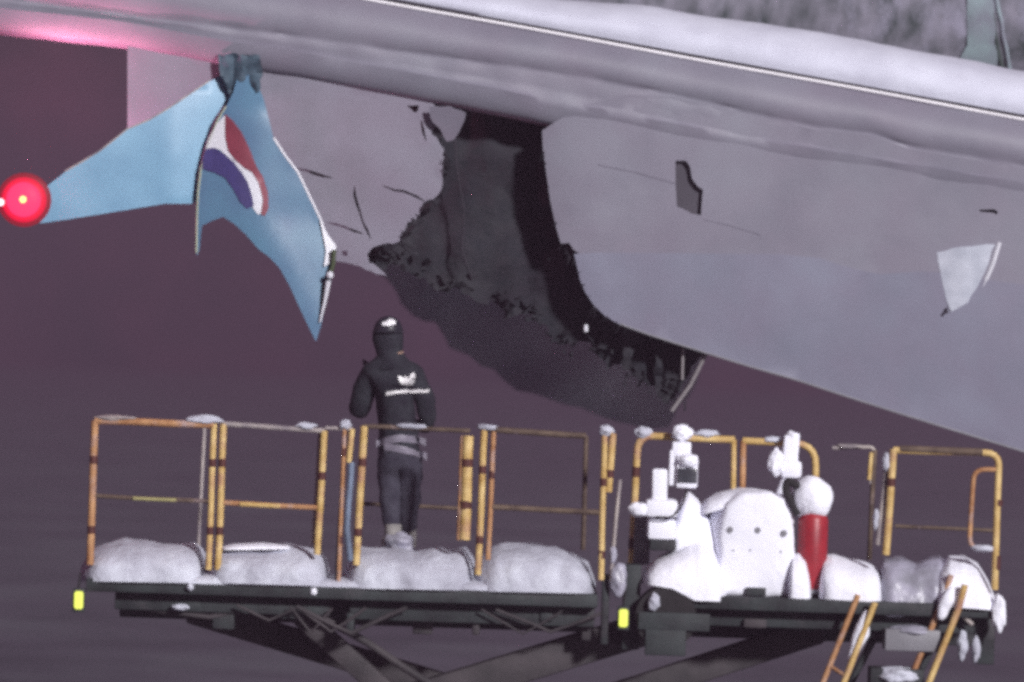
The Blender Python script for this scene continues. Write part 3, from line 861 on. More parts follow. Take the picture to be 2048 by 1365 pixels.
for y in (944, 1088):
    tube("collar", [P(1276 - (y - 872) * .0505, y - 10, YR), P(1276 - (y + 20 - 872) * .0505, y + 10, YR)], .031, M['collar'], g7)
post(g7, (1468, 880, YR), (1463, 1100, YR), M['yellow'], .020)
g8 = guard([(1486, 882, YR), (1632, 890, YR), (1628, 1100, YR)], M['yellow'], .025, .16, label="round cornered yellow rail above the red cylinder")
post(g8, (1487, 882, YR), (1481, 1100, YR), M['orange'], .022)
g9 = guard([(1664, 896, YB), (1750, 893, YB), (1741, 968, YB)], M['rail_grey'], .015, .06)
post(g9, (1749, 900, YB), (1738, 1120, YB), M['rail_dim'], .020)
post(g9, (1742, 905, YB - .02), (1738, 960, YB - .02), M['yellow'], .016)
g10 = guard([(1787, 900, YF), (1998, 908, YF), (1990, 1180, YF)], M['yellow'], .024, .10, label="right end yellow rail")
post(g10, (1787, 898, YF), (1772, 1110, YF), M['yellow'], .026, (965,))
post(g10, (1774, 930, YF + .05), (1756, 1090, YF + .05), M['rail_grey'], .022)
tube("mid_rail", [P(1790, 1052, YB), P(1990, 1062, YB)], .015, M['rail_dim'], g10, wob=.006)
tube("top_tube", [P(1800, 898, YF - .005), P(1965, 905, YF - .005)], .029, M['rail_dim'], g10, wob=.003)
tube("rail_loop", round_path([P(1996, 940, YF), P(1948, 940, YF), P(1938, 1098, YF), P(1992, 1100, YF)], .13), .017, M['orange'], g10, wob=.003)
tube("collar", [P(1998, 1000, YF), P(1997, 1012, YF)], .030, M['collar'], g10)
tube("collar", [P(1994, 1112, YF), P(1993, 1140, YF)], .029, M['collar'], g10)

# pillar between the decks, roller and brackets
pbox("pillar", 1203, 1150, 1218, 1290, -.9, -.7, M['steel'], plat)
pbox("pillar", 1246, 1130, 1280, 1300, -.85, -.55, M['steel'], plat)
rc = P(1332, 1236, -1.05)
bm = bmesh.new()
add_tube(bm, [rc, rc + Vector((0, .35, 0))], 60 / S, 32)
rol = link("roller", bm_mesh("roller", bm), M['rubber'], plat)
pbox("side_skirt", 1276, 1226, 1420, 1262, -1.09, -1.06, M['steel'], plat, .01)
pbox("side_skirt", 1290, 1258, 1372, 1312, -1.085, -1.06, M['steel'], plat, .01)
# lift arms down to the base on the ground
def arm(a, b, w, h):
    o = beam("lift_arm", a, b, w, h, M['arm'], plat, .02)
    return o
arm(P(1400, 1225, -.4), P(560, 1480, -.4), .22, .24)
arm(P(1640, 1260, -.1), P(900, 1500, -.1), .20, .20)
arm(P(380, 1220, .1), P(1240, 1480, .1), .18, .20)
arm(P(600, 1230, -.5), P(880, 1480, -.5), .14, .16)
tube("hydraulic_ram", [P(800, 1500, -.3), P(1010, 1330, -.3)], .06, M['arm'], plat)
bz = P(1000, 1480, 0).z
box("base_chassis", (0, 0, .95), (4.6, 1.5, .9), M['steel'], plat, .04)
box("lift_column", (-.2, 0, (bz + 1.3) / 2 + .1), (2.2, .9, bz - 1.3 + .3), M['arm'], plat, .03)
for sx in (-1.6, 1.6):
    for sy in (-.72, .72):
        bm = bmesh.new()
        add_tube(bm, [(sx, sy - .14, .45), (sx, sy + .14, .45)], .45, 24)
        link("wheel", bm_mesh("wheel", bm), M['rubber'], plat)
# loose pipes and snow crumbs under the deck
tube("pipe", [P(300, 1215, -.8), P(420, 1235, -.8), P(520, 1215, -.8)], .02, M['arm'], plat, wob=.02)
tube("pipe", [P(560, 1195, -.8), P(700, 1265, -.6), P(860, 1365, -.5)], .03, M['arm'], plat, wob=.02)
rnd = random.Random(5)
for k in range(16):
    x = rnd.uniform(240, 1180); y = 1196 + (x - 230) * .026 + rnd.uniform(0, 26)
    w = rnd.uniform(14, 46); h = rnd.uniform(14, 40)
    pbox("hydraulic_box", x, y, x + w, y + h, -.92 + rnd.uniform(0, .3), -.5, M['steel'] if k % 3 else M['arm'], plat)
for k in range(7):
    x = rnd.uniform(1410, 1930); y = 1222 + (x - 1400) * .03 + rnd.uniform(0, 20)
    pbox("hydraulic_box", x, y, x + rnd.uniform(14, 46), y + rnd.uniform(14, 40), -.92 + rnd.uniform(0, .3), -.5, M['steel'] if k % 3 else M['arm'], plat)
for k in range(6):
    x = rnd.uniform(260, 1000); x2 = x + rnd.uniform(60, 220)
    tube("pipe", [P(x, 1200 + x * .02, -.93), P((x + x2) / 2, 1235 + rnd.uniform(-10, 22) + x * .02, -.9), P(x2, 1200 + x2 * .02, -.93)], rnd.uniform(.008, .018), M['arm'], plat, wob=.02)
# marker lamps
M['marker'] = glow("yellow_green_lamp", (0.92, 1.0, 0.16), 1.15)
for i, (x, y, lab) in enumerate([(157, 1201, "lit yellow green marker lamp at the left end of the deck"), (1247, 1237, "lit yellow green marker lamp between the two decks")]):
    ml = pbox("marker_lamp", x - 12, y - 24, x + 12, y + 24, -1.02, -.95, M['steel'], plat, .008)
    pbox("lamp_lens", x - 9, y - 18, x + 9, y + 18, -1.05, -1.015, M['marker'], ml, .018)
    tube("lamp_cable", [P(x, y - 24, -.99), P(x + 4, y - 55, -.99)], .008, M['rubber'], ml)

# access stair at the right
st_y = -1.0
stair = tube("stair", [P(1716, 1190, st_y), P(1640, 1380, st_y), P(1560, 1560, st_y)], .020, M['orange'], plat, label="access stair with yellow rails leading down from right deck")
tube("handrail", [P(1750, 1205, st_y - .1), P(1682, 1380, st_y - .1), P(1610, 1560, st_y - .1)], .022, M['yellow'], stair)
tube("handrail", [P(1902, 1150, st_y), P(1890, 1190, st_y), P(1812, 1380, st_y), P(1735, 1560, st_y)], .021, M['orange'], stair)
tube("handrail", [P(1930, 1170, st_y - .1), P(1918, 1215, st_y - .1), P(1852, 1380, st_y - .1), P(1780, 1560, st_y - .1)], .023, M['yellow'], stair)
tube("handrail_tie", [P(1660, 1333, st_y), P(1690, 1352, st_y - .1)], .014, M['orange'], stair)
for i, (x0, x1, y) in enumerate([(1770, 1880, 1262), (1740, 1848, 1340), (1705, 1812, 1415), (1670, 1780, 1490)]):
    a, b = P(x0, y, -1.0), P(x1, y, -1.0)
    box("tread", ((a.x + b.x) / 2, -.9 + .0, (a.z + b.z) / 2 - .07), (b.x - a.x, .30, .16), M['plastic'] if i == 0 else M['steel'], stair)
tube("stringer", [P(1780, 1215, -.75), P(1600, 1560, -.75)], .03, M['steel'], stair)
tube("stringer", [P(1900, 1215, -.75), P(1740, 1560, -.75)], .03, M['steel'], stair)
pbox("bracket", 1955, 1225, 1990, 1330, -.8, -.5, M['steel'], plat)
tube("tie_rod", [P(1918, 1225, -.95), P(1945, 1250, -.95)], .018, M['rail_grey'], plat)

# ------------------------------------------------------------------ snow on the platform
loaf("snow_bank", [(160, 1150), (166, 1128), (185, 1098), (215, 1086), (250, 1080), (300, 1084), (340, 1086), (390, 1090), (403, 1098), (411, 1112)],
     [(160, 1163), (411, 1167)], -1.04, .4, M['snow_dull'], lump=.034, seed=1, label="grey snow bank at the left end of the platform", cat="snow")
loaf("snow_bank", [(414, 1130), (424, 1108), (440, 1096), (500, 1091), (560, 1091), (610, 1091), (640, 1098), (652, 1110), (658, 1132)],
     [(414, 1166), (658, 1173)], -1.04, .4, M['snow_dull'], lump=.034, seed=2, label="grey snow bank with a bright crest, second from the left end", cat="snow")
loaf("snow_layer", [(168, 1148), (300, 1138), (420, 1140), (560, 1142), (660, 1150), (720, 1150), (850, 1148), (950, 1152), (1080, 1150), (1186, 1164)],
     [(168, 1163), (1186, 1187)], -1.01, .55, M['snow_dull'], lump=.02, nx=90, seed=41, label="thin layer of snow along the whole left deck under the banks", cat="snow")
loaf("snow_crest", [(440, 1094), (470, 1088), (520, 1086), (560, 1089), (580, 1092)], [(440, 1101), (580, 1099)], -.85, -.35, M['snow'], lump=.006, nx=26, seed=3,
     label="thin bright crest of fresh snow on the second snow bank", cat="snow")
loaf("snow_bank", [(684, 1168), (694, 1130), (714, 1100), (745, 1096), (790, 1094), (830, 1101), (870, 1092), (905, 1098), (930, 1098), (946, 1116), (952, 1140)],
     [(684, 1177), (952, 1182)], -1.04, .5, M['snow_dull'], lump=.036, seed=5, label="grey snow bank at the feet of the standing person", cat="snow")
loaf("snow_bank", [(946, 1150), (956, 1118), (985, 1094), (1030, 1088), (1080, 1091), (1110, 1096), (1150, 1108), (1178, 1130), (1192, 1168)],
     [(946, 1183), (1192, 1188)], -1.04, .5, M['snow_dull'], lump=.050, seed=8, label="lumpy snow bank between the person and the gap in the decks", cat="snow")
loaf("snow_bank", [(1283, 1160), (1290, 1138), (1310, 1118), (1340, 1100), (1375, 1078), (1400, 1070), (1428, 1090), (1446, 1130), (1454, 1170)],
     [(1283, 1168), (1310, 1172), (1345, 1178), (1372, 1192), (1390, 1202), (1454, 1204)], -1.06, .2, M['snow'], lump=.02, seed=11, label="white snow heap against the left side of the snowed over box", cat="snow")
loaf("snow_bank", [(1636, 1180), (1645, 1110), (1665, 1108), (1700, 1118), (1735, 1126), (1757, 1140), (1768, 1172)],
     [(1636, 1198), (1768, 1206)], -1.0, .3, M['snow'], lump=.02, seed=13, label="white snow bank right of the red cylinder", cat="snow")
loaf("ice_chunk", [(1755, 1180), (1768, 1118), (1800, 1116), (1830, 1124), (1850, 1116), (1880, 1112), (1905, 1150)],
     [(1755, 1208), (1905, 1212)], -.96, .3, M['ice'], lump=.05, seed=17, label="grey lumpy ice between the white snow bank and the end mound", cat="ice")
loaf("snow_bank", [(1868, 1190), (1880, 1130), (1900, 1110), (1925, 1110), (1955, 1128), (1975, 1160), (1992, 1198), (1998, 1212)],
     [(1868, 1212), (1998, 1222)], -1.05, .3, M['snow'], lump=.018, seed=19, label="tall white snow mound at the right end of the platform", cat="snow")
blob("snow_drip", P(1998, 1228, -1.02), (.055, .06, .13), M['snow'], None, .3, 3, 4, 4, label="snow drip hanging off the right end of the deck", cat="snow")
blob("snow_lump", P(1825, 1262, -.92), (.20, .14, .04), M['ice'], None, .25, 3, 4, 5, label="grey snow lump on upper tread of the stair", cat="snow")
blob("snow_lump", P(1795, 1352, -.98), (.17, .14, .075), M['snow_dull'], None, .25, 3, 4, 6, label="snow lump on lower tread of the stair", cat="snow")
# snow packed on the handrails
for i, (a, b, r, lab) in enumerate([
        ((1736, 1222, -1.06), (1700, 1330, -1.06), .052, "strip of snow packed along the left stair rail"),
        ((1905, 1175, -1.06), (1880, 1240, -1.06), .05, "strip of snow packed along the right stair rail")]):
    bm = bmesh.new()
    pts = [P(*a).lerp(P(*b), t / 10) for t in range(11)]
    rs = add_tube(bm, pts, r, 12)
    for k, ring in enumerate(rs):
        w = sin(pi * min(max((k + .4) / 10.8, 0), 1)) ** .5
        for v in ring:
            v.co = pts[k] + (v.co - pts[k]) * w * (1 + .5 * fnoise(v.co, 9))
    link("snow_strip", bm_mesh("snow_strip", bm, True, 3), M['snow'], None, label=lab, cat="snow")
for i, (x, y, Y, rx, rz, m, lab) in enumerate([
        (1238, 1160, -.95, .075, .15, 'ice', "grey icicle lump hanging in the gap between the decks"),
        (1226, 1110, -.95, .03, .09, 'ice', "thin ice lump above the gap between the decks"),
        (1308, 1205, -1.1, .045, .075, 'snow_dull', "white snow lump stuck on the dark roller"),
        (360, 1215, -.9, .07, .03, 'snow_dull', "small snow lump under the left deck"),
        (627, 1184, -1.0, .03, .035, 'snow', "small bright snow lump under the second snow bank"),
        (380, 1174, -1.03, .03, .035, 'snow_dull', "snow crumb at the joint below the first snow bank"),
        (1925, 1290, -.85, .045, .14, 'snow_dull', "icicle hanging right of the stair, the left one of two"),
        (1952, 1300, -.85, .035, .12, 'snow_dull', "icicle hanging right of the stair, the right one of two"),
        (1790, 1225, -.9, .10, .05, 'snow_dull', "snow lump stuck under the deck beside the stair"),
        (690, 850, YF, .055, .045, 'snow_dull', "snow clump on the rail left of the person"),
        (975, 855, YF, .09, .030, 'snow_dull', "snow clump on the paired posts right of the person"),
        (1212, 862, YF, .060, .050, 'snow_dull', "snow clump capping the paired posts at the gap"),
        (1287, 866, YR, .075, .055, 'snow_dull', "snow clump on the round corner of the yellow rail"),
        (1412, 868, YR, .11, .035, 'snow_dull', "snow clump on the yellow rail right of the left work lamp"),
        (1545, 880, YR, .09, .028, 'snow_dull', "snow clump on the yellow rail left of the right work lamp"),
        (232, 836, YF, .17, .028, 'rail_grey', "frost strip on the left end of the top rail"),
        (410, 840, YF, .14, .045, 'snow_dull', "snow clump where the first two rails meet"),
        (612, 852, YF, .09, .030, 'snow_dull', "snow clump on the second rail, near its right end"),
        (822, 853, YF, .14, .026, 'snow_dull', "flat snow strip on the dim rail across the person"),
        (1966, 1097, YF - .02, .09, .035, 'snow_dull', "snow clump in the bottom of the small rail loop"),
        (1772, 925, YF, .03, .09, 'snow_dull', "snow stuck on the post at the right end rail"),
        (1700, 893, YB, .12, .024, 'rail_grey', "frost strip on the thin rail right of the red cylinder"),
        (1278, 1020, -.9, .09, .07, 'snow', "snow clump between the yellow rail and the white console"),
        (1752, 1040, -.9, .026, .09, 'snow_dull', "snow stuck on the dim post left of the end rail"),
        (1700, 1120, -.8, .03, .10, 'snow_dull', "snow cone on the white bank right of the red cylinder") ][:24]):
    blob("snow_clump", P(x, y, Y), (rx * .9, min(rx, .05), rz * .8), M[m], None, .35, 3.2, 3, i * 1.7, label=lab, cat="snow")

# ------------------------------------------------------------------ snowed over equipment box
cab = thing("equipment_box", "large snow coated equipment box with a row of dark bolts, between the lamps", "equipment box", P(1510, 1195, -.6))
def hull_loft(name, fr, bk, Y0, Y1, mat, parent, n=64, round_=.06):
    """solid between a front outline and a back outline, front edge rounded"""
    def resample(poly):
        L = [0]
        for i in range(len(poly)):
            a, b = poly[i], poly[(i + 1) % len(poly)]
            L.append(L[-1] + math.hypot(b[0] - a[0], b[1] - a[1]))
        out = []
        for k in range(n):
            s = L[-1] * k / n
            for i in range(len(poly)):
                if L[i] <= s <= L[i + 1]:
                    t = (s - L[i]) / (L[i + 1] - L[i])
                    a, b = poly[i], poly[(i + 1) % len(poly)]
                    out.append((a[0] + (b[0] - a[0]) * t, a[1] + (b[1] - a[1]) * t)); break
        return out
    A, B = resample(fr), resample(bk)
    cx, cy = sum(p[0] for p in A) / n, sum(p[1] for p in A) / n
    bm = bmesh.new()
    rings = []
    for sc, Y, mix in ((.5, Y0, 0), (.86, Y0, 0), (.945, Y0 + round_ * .15, 0), (.985, Y0 + round_ * .5, 0), (1, Y0 + round_, .05), (1, Y0 + (Y1 - Y0) * .35, .35), (1, Y0 + (Y1 - Y0) * .7, .7), (1, Y1, 1)):
        ring = []
        for (ax, ay), (bx_, by_) in zip(A, B):
            x = ax + (bx_ - ax) * mix; y = ay + (by_ - ay) * mix
            x = cx + (x - cx) * sc; y = cy + (y - cy) * sc
            p = P(x, y, Y)
            j = .016 * fnoise(p, 5) + .008 * fnoise(p, 14)
            ring.append(bm.verts.new(p + Vector((j, -j * 1.2, j))))
        rings.append(ring)
    for a, b in zip(rings, rings[1:]):
        for k in range(n):
            bm.faces.new((a[k], a[(k + 1) % n], b[(k + 1) % n], b[k]))
    bm.faces.new(rings[0]); bm.faces.new(rings[-1][::-1])
    bmesh.ops.recalc_face_normals(bm, faces=bm.faces)
    return link(name, bm_mesh(name, bm, True, radians(60)), mat, parent)
M['frost_white'] = material("frosted_white_shell", (0.82, 0.82, 0.91), .7, .04, 4.0, bump=.35, bscale=20.0, spec=.2, bdist=.012)
fr = [(1438, 1194), (1437, 1120), (1437, 1075), (1441, 1040), (1452, 1008), (1476, 990), (1505, 984), (1540, 986), (1568, 1000), (1584, 1028), (1590, 1062), (1592, 1110), (1594, 1194)]
bk = [(1400, 1184), (1393, 1120), (1390, 1070), (1392, 1035), (1402, 1006), (1430, 988), (1470, 978), (1510, 976), (1540, 986), (1560, 1010), (1570, 1050), (1575, 1100), (1580, 1190)]
hull_loft("shell", fr, bk, -.86, -.30, M['frost_white'], cab)
for x, y in [(1460, 1060), (1515, 1061), (1568, 1067)]:
    bm = bmesh.new()
    add_tube(bm, [P(x, y, -.872), P(x, y, -.84)], .024, 14)
    link("bolt", bm_mesh("bolt", bm), M['plastic'], cab)
for x, y in [(1467, 1101), (1500, 1101), (1531, 1103), (1562, 1104)]:
    bm = bmesh.new()
    add_tube(bm, [P(x, y, -.866), P(x, y, -.84)], .008, 10)
    link("rivet", bm_mesh("rivet", bm), M['plastic'], cab)
pbox("foot", 1492, 1176, 1532, 1192, -.90, -.80, M['steel'], cab, .005)
loaf("snow_dome", [(1400, 1016), (1416, 996), (1446, 984), (1476, 979), (1503, 976), (1535, 982), (1562, 992), (1580, 1016), (1588, 1038)],
     [(1400, 1032), (1446, 1018), (1500, 1012), (1560, 1018), (1588, 1050)], -.80, -.25, M['snow'], lump=.008, seed=23, lean=.6,
     label="smooth snow dome on top of the large equipment box", cat="snow")
loaf("snow_bank", [(1576, 1150), (1584, 1108), (1598, 1106), (1612, 1122), (1619, 1150), (1622, 1180)], [(1576, 1196), (1622, 1200)], -.98, -.4, M['snow'], lump=.01, nx=24, seed=29,
     label="small snow shoulder between the equipment box and red cylinder", cat="snow")

# red cylinder with its ball of snow
ext = thing("fire_extinguisher", "red upright fire extinguisher cylinder under a ball of snow", "fire extinguisher", P(1622, 1186, -.75))
bm = bmesh.new()
ex_c = P(1622, 1186, -.70); ex_top = P(1622, 1020, -.70)
zs = [ex_c.z, ex_c.z + .02, ex_top.z - .08, ex_top.z - .03, ex_top.z]
rr = [.10, .112, .112, .095, .05]
rings = [[bm.verts.new((ex_c.x + cos(2 * pi * k / 24) * r, -.70 + sin(2 * pi * k / 24) * r, z)) for k in range(24)] for z, r in zip(zs, rr)]
for a, b in zip(rings, rings[1:]):
    for k in range(24):
        bm.faces.new((a[k], a[(k + 1) % 24], b[(k + 1) % 24], b[k]))
bm.faces.new(rings[0][::-1]); bm.faces.new(rings[-1])
link("cylinder_body", bm_mesh("cylinder_body", bm), M['red'], ext)
tube("foot_ring", [ex_c, ex_c + Vector((0, 0, .03))], .116, M['plastic'], ext, seg=20)
tube("hose", round_path([P(1596, 1030, -.75), P(1570, 980, -.75), P(1575, 960, -.75), P(1600, 975, -.75)], .1), .03, M['rubber'], ext)
tube("valve", [ex_top - Vector((0, 0, .02)), ex_top + Vector((0, 0, .08))], .045, M['steel'], ext)
blob("snow_ball", P(1625, 996, -.70), (.155, .14, .165), M['snow'], None, .10, 2.5, 4, 3, label="round ball of snow on top of the red cylinder", cat="snow")

# left console: white box with an upright and dark underside
con = thing("control_console", "white snowy control console left of the large equipment box", "control console", P(1340, 1085, -.8))
pbox("console_body", 1296, 1040, 1352, 1080, -.90, -.5, M['frost_white'], con, .02)
pbox("console_lid", 1291, 1000, 1356, 1036, -.94, -.5, M['frost_white'], con, .03)
pbox("console_upright", 1304, 938, 1335, 1010, -.90, -.8, M['frost_white'], con, .02, rx=radians(-1))
pbox("console_underside", 1300, 1080, 1352, 1102, -.88, -.55, M['steel'], con, .01)
tube("cable", round_path([P(1374, 976, -.95), P(1366, 1010, -.97), P(1346, 1036, -.97), P(1310, 1034, -.97)], .06), .007, M['rubber'], con)
loaf("snow_bank", [(1340, 1080), (1352, 1030), (1368, 990), (1378, 984), (1396, 1000), (1420, 1040), (1432, 1080)], [(1340, 1110), (1432, 1120)], -.80, -.2, M['snow'], lump=.012, nx=24, seed=31,
     label="pointed snow drift behind the console and the equipment box", cat="snow")
pbox("back_panel", 1268, 1034, 1300, 1130, -.45, -.42, M['plastic'], plat, .01)

# work lamps under snow
wl1 = thing("work_lamp", "snow covered work lamp on the rail with a dark square glass", "lamp", P(1368, 975, -.35))
pbox("lamp_bracket", 1344, 884, 1382, 925, -.40, -.30, M['frost_white'], wl1, .015)
pbox("lamp_arm", 1338, 900, 1350, 972, -.40, -.34, M['frost_white'], wl1, .012, rx=radians(1))
pbox("lamp_head", 1352, 910, 1396, 978, -.44, -.30, M['frost_white'], wl1, .025)
pbox("lamp_glass", 1355, 937, 1394, 967, -.452, -.43, M['glass_dark'], wl1, .008)
blob("snow_clump", P(1364, 867, -.35), (.075, .07, .065), M['snow'], None, .3, 3, 4, 8, label="snow cap on the left work lamp", cat="snow")
blob("snow_clump", P(1376, 922, -.44), (.075, .06, .05), M['snow'], None, .25, 3, 4, 9, label="snow lump on the dark glass lamp head", cat="snow")
wl2 = thing("work_lamp", "work lamp wholly caked in snow, above the box and the red cylinder", "lamp", P(1575, 975, -.35))
pbox("lamp_bracket", 1566, 872, 1598, 930, -.40, -.30, M['frost_white'], wl2, .02, rx=radians(3))
pbox("lamp_head", 1562, 922, 1604, 958, -.44, -.28, M['frost_white'], wl2, .03)
tube("lamp_stem", [P(1572, 955, -.38), P(1558, 992, -.35)], .03, M['frost_white'], wl2)
blob("snow_clump", P(1552, 925, -.44), (.055, .06, .10), M['snow'], None, .3, 3, 4, 10, label="snow clump on the left side of the caked work lamp", cat="snow")
blob("snow_clump", P(1585, 874, -.35), (.055, .05, .04), M['snow'], None, .3, 3, 4, 12, label="snow cap on the caked work lamp", cat="snow")

# ------------------------------------------------------------------ the person
man = thing("person", "person in dark jacket, trousers and pale boots standing back turned at the rail", "person", P(800, 1096, -.15))
PY = -.12
def skin_mesh(verts, edges, radii, sub=2, root=0):
    me = bpy.data.meshes.new("body")
    me.from_pydata(verts, edges, [])
    o = bpy.data.objects.new("body", me)
    COL.objects.link(o)
    o.modifiers.new("skin", 'SKIN').use_smooth_shade = True
    for i, r in enumerate(radii):
        me.skin_vertices[0].data[i].radius = r if isinstance(r, tuple) else (r, r)
        me.skin_vertices[0].data[i].use_root = (i == root)
    s = o.modifiers.new("sub", 'SUBSURF'); s.levels = sub; s.render_levels = sub
    dg = bpy.context.evaluated_depsgraph_get()
    out = bpy.data.meshes.new_from_object(o.evaluated_get(dg))
    bpy.data.objects.remove(o)
    return out
V, E, R = [], [], []
def vtx(p, r, prev=None):
    V.append(p); R.append(r)
    if prev is not None:
        E.append((prev, len(V) - 1))
    return len(V) - 1
pel = vtx(P(800, 912, PY), (.175, .14))
w1 = vtx(P(797, 868, PY), (.215, .155), pel)
w2 = vtx(P(792, 820, PY), (.225, .16), w1)
ch = vtx(P(788, 775, PY), (.225, .16), w2)
sh = vtx(P(784, 742, PY + .01), (.165, .125), ch)
nk = vtx(P(780, 714, PY + .02), (.085, .085), sh)
hd0 = vtx(P(778, 694, PY + .04), (.088, .092), nk)
hd = vtx(P(776, 672, PY + .05), (.090, .107), hd0)
hd2 = vtx(P(775, 652, PY + .05), (.065, .08), hd)
ns = vtx(P(774, 680, PY + .165), (.016, .016), hd0)
for side in (-1, 1):
    if side < 0:
        a = [(742, 752, PY + .01, .108), (724, 785, PY + .03, .102), (718, 826, PY + .09, .088), (722, 800, PY + .24, .060), (730, 765, PY + .38, .046), (732, 752, PY + .42, .036)]
    else:
        a = [(830, 754, PY + .01, .098), (848, 795, PY, .088), (856, 840, PY + .03, .076), (846, 852, PY + .18, .060), (826, 850, PY + .34, .046), (820, 848, PY + .38, .036)]
    pv = sh
    for x, y, Y, r in a:
        pv = vtx(P(x, y, Y), r, pv)
    wrist = V[pv]
    d = (V[pv] - V[pv - 1]).normalized()
    palm = vtx(wrist + d * .06, (.042, .026), pv)
for side, (hx, kx, ax) in ((-1, (780, 782, 786)), (1, (820, 818, 814))):
    h_ = vtx(P(hx, 930, PY), (.108, .115), pel)
    t_ = vtx(P((hx + kx) / 2, 965, PY - .01), (.098, .105), h_)
    k_ = vtx(P(kx, 1005, PY + .01 * side), (.082, .088), t_)
    c_ = vtx(P((kx + ax) / 2, 1036, PY), (.074, .080), k_)
    a_ = vtx(P(ax, 1070, PY + .03 * side), (.056, .06), c_)
    f_ = vtx(P(ax, 1086, PY + .06 * side), (.052, .056), a_)
me = skin_mesh(V, E, R)
# five fingers and a thumb-side finger per hand, joined into the same mesh
bmf = bmesh.new(); bmf.from_mesh(me)
palm_ids = [i for i, r in enumerate(R) if r == (.042, .026)]
for pi_ in palm_ids:
    c = V[pi_]; d = (V[pi_] - V[pi_ - 1]).normalized()
    sd = d.cross(Vector((1, 0, 0))).normalized() if abs(d.x) < .9 else Vector((0, 0, 1))
    nrm = d.cross(sd).normalized()
    for k, L in enumerate((.070, .080, .075, .060)):
        b0 = c + sd * (.026 - .0175 * k) + d * .015
        add_tube(bmf, [b0, b0 + d * L * .5 + nrm * .006, b0 + d * L * .8 + nrm * .024, b0 + d * L * .9 + nrm * .042], .0095, 7, True, .007)
    b0 = c + sd * .03 - d * .03
    add_tube(bmf, [b0, b0 + sd * .03 + d * .025, b0 + sd * .036 + d * .055 + nrm * .012], .011, 7, True, .008)
bmf.to_mesh(me); bmf.free()
for m in ('jacket', 'trousers', 'skin_tone', 'glove'):
    me.materials.append(M[m])
z_hem, z_neck = P(800, 905, PY).z, P(783, 708, PY).z
tips = [V[i] for i in palm_ids]
for p in me.polygons:
    c = p.center
    p.use_smooth = True
    if min((c - t).length for t in tips) < .105: p.material_index = 3
    elif c.z > z_neck and abs(c.x - V[hd].x) < .16 and (c - V[hd]).length < .28: p.material_index = 2
    elif c.z < z_hem: p.material_index = 1
    else: p.material_index = 0
# cloth folds
for v in me.vertices:
    c = v.co
    k = fnoise(Vector((c.x * 6, c.y * 6, c.z * 11)), 1.0) * .014 + fnoise(Vector((c.x * 14, c.y * 14, c.z * 24 + c.x * 8)), 1.0) * .008
    if c.z < z_neck and min((c - t).length for t in tips) > .12:
        v.co += v.normal * k
body = bpy.data.objects.new("body", me); COL.objects.link(body)
body.parent = man; body.matrix_parent_inverse = Matrix.Translation(-man.location)
bb = bmesh.new(); bb.from_mesh(me); body_bvh = BVHTree.FromBMesh(bb); bb.free()

def on_body(x, y, off=.008):
    o = Vector((0, -D, H)); d = (P(x, y, 0) - o).normalized()
    h = body_bvh.ray_cast(o, d)
    return h[0] - d * off if h[0] is not None else None
def cloth_patch(name, poly, mat, thick=.006, cell=5.0, **kw):
    fb = P(sum(p[0] for p in poly) / len(poly), sum(p[1] for p in poly) / len(poly), PY - .16).y
    def dep(x, y):
        h = on_body(x, y)
        return h.y if h is not None else fb + .05
    return plate(name, poly, dep, thick, mat, man, cell=cell, **kw)
def strip(pts, w):
    return [(x, y - w / 2) for x, y in pts] + [(x, y + w / 2) for x, y in pts[::-1]]
cloth_patch("reflective_stripe", strip([(772, 788), (790, 785), (812, 783), (836, 782.5), (858, 782)], 6.5), M['reflect'])
cloth_patch("back_emblem", [(796, 752), (803, 753), (808, 758), (810, 751), (813, 754), (817, 757), (822, 748), (828, 745), (831, 752), (829, 763), (824, 771), (812, 773), (803, 769), (798, 761)], M['reflect'])
cloth_patch("hem_stripe", strip([(752, 888), (775, 881), (800, 877), (830, 879), (852, 886)], 15), M['reflect_dim'], .012)
cloth_patch("hem_stripe", strip([(768, 894), (790, 897), (815, 902), (840, 909), (854, 914)], 14), M['reflect_dim'], .012)
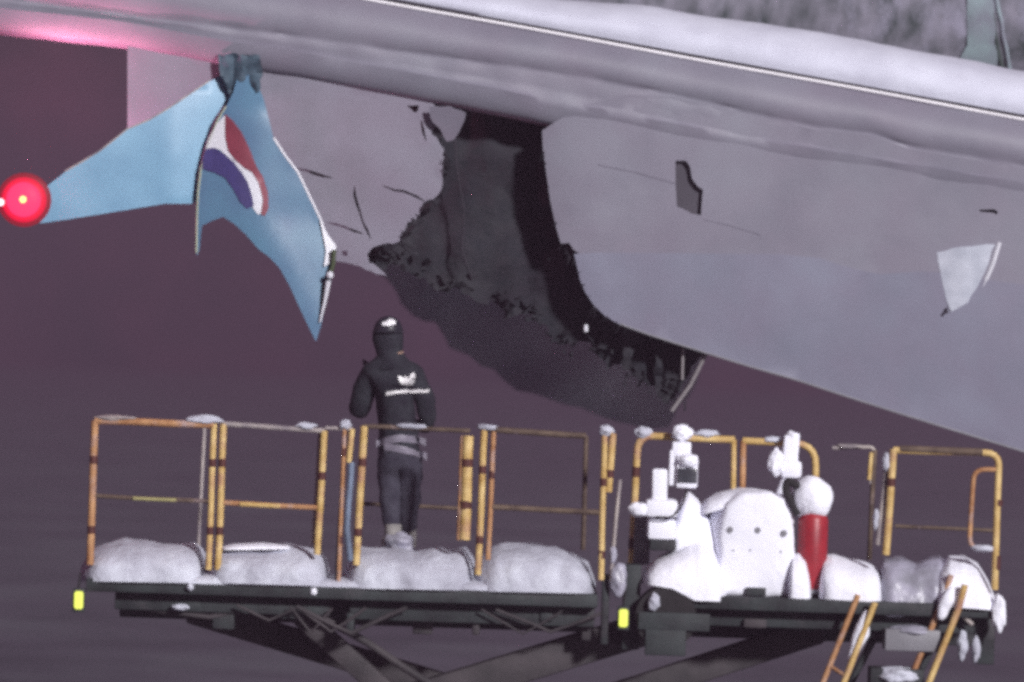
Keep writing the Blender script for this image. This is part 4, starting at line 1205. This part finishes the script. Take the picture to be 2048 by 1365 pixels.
# helmet with a white reflective band over a dark hood
hc = V[hd] + Vector((0, 0, .035))
bm = bmesh.new()
rings = []
for i in range(9):
    a = pi / 2 * i / 8
    r = cos(a)
    rings.append([bm.verts.new(hc + Vector((cos(2 * pi * k / 24) * .112 * max(r, .02), sin(2 * pi * k / 24) * .130 * max(r, .02), .115 * sin(a)))) for k in range(24)])
brim = [bm.verts.new(hc + Vector((cos(2 * pi * k / 24) * .124, sin(2 * pi * k / 24) * .155, -.012))) for k in range(24)]
for a, b in zip([brim] + rings, rings):
    for k in range(24):
        bm.faces.new((a[k], a[(k + 1) % 24], b[(k + 1) % 24], b[k]))
bm.faces.new(rings[-1])
hel = link("helmet", bm_mesh("helmet", bm, True, radians(60)), M['helmet'], man)
hb = bmesh.new(); hb.from_mesh(hel.data); hel_bvh = BVHTree.FromBMesh(hb); hb.free()
def on_hel(x, y):
    o = Vector((0, -D, H)); d = (P(x, y, 0) - o).normalized()
    h = hel_bvh.ray_cast(o, d)
    return (h[0].y if h[0] is not None else hc.y - .09) - .012
plate("reflective_band", [(764, 645), (774, 643), (776, 639), (784, 638), (791, 642), (792, 648), (780, 652), (764, 651)], on_hel, .012, M['trim'], hel, cell=4)
# hood collar round the neck, boots
bm = bmesh.new()
rs = add_tube(bm, [P(776, 662, PY + .035), P(776, 680, PY + .035), P(778, 698, PY + .03), P(780, 712, PY + .02), P(782, 724, PY + .01), P(784, 738, PY + .01)], .1, 22, True, .1)
for k, ring in enumerate(rs):
    cc = sum((v.co for v in ring), Vector()) / len(ring)
    for v in ring:
        v.co = cc + (v.co - cc) * (1.12, 1.16, 1.08, .98, 1.22, 1.75)[k]
for v in bm.verts:
    v.co += Vector((fnoise(v.co, 9), fnoise(v.co + Vector((5, 0, 0)), 9), fnoise(v.co, 13) * .6)) * .016
link("hood", bm_mesh("hood", bm, True, 3), M['jacket'], man)
for x, sgn in ((786, -1), (816, 1)):
    bm = bmesh.new()
    a = P(x, 1050, PY + .03 * sgn); b = P(x, 1094, PY + .05 * sgn)
    add_tube(bm, [a, a.lerp(b, .5), b], .066, 16, True, .062)
    t = b + Vector((.02 * sgn - .02, .05, .035))
    add_box(bm, t, (.10, .28, .08), .03)
    link("boot", bm_mesh("boot", bm, True, radians(60)), M['boot'], man)
blob("snow_mound", P(798, 1086, PY - .18), (.11, .09, .075), M['ice'], None, .35, 3, 4, 14, label="little snow mound heaped against the boots of the person", cat="snow")
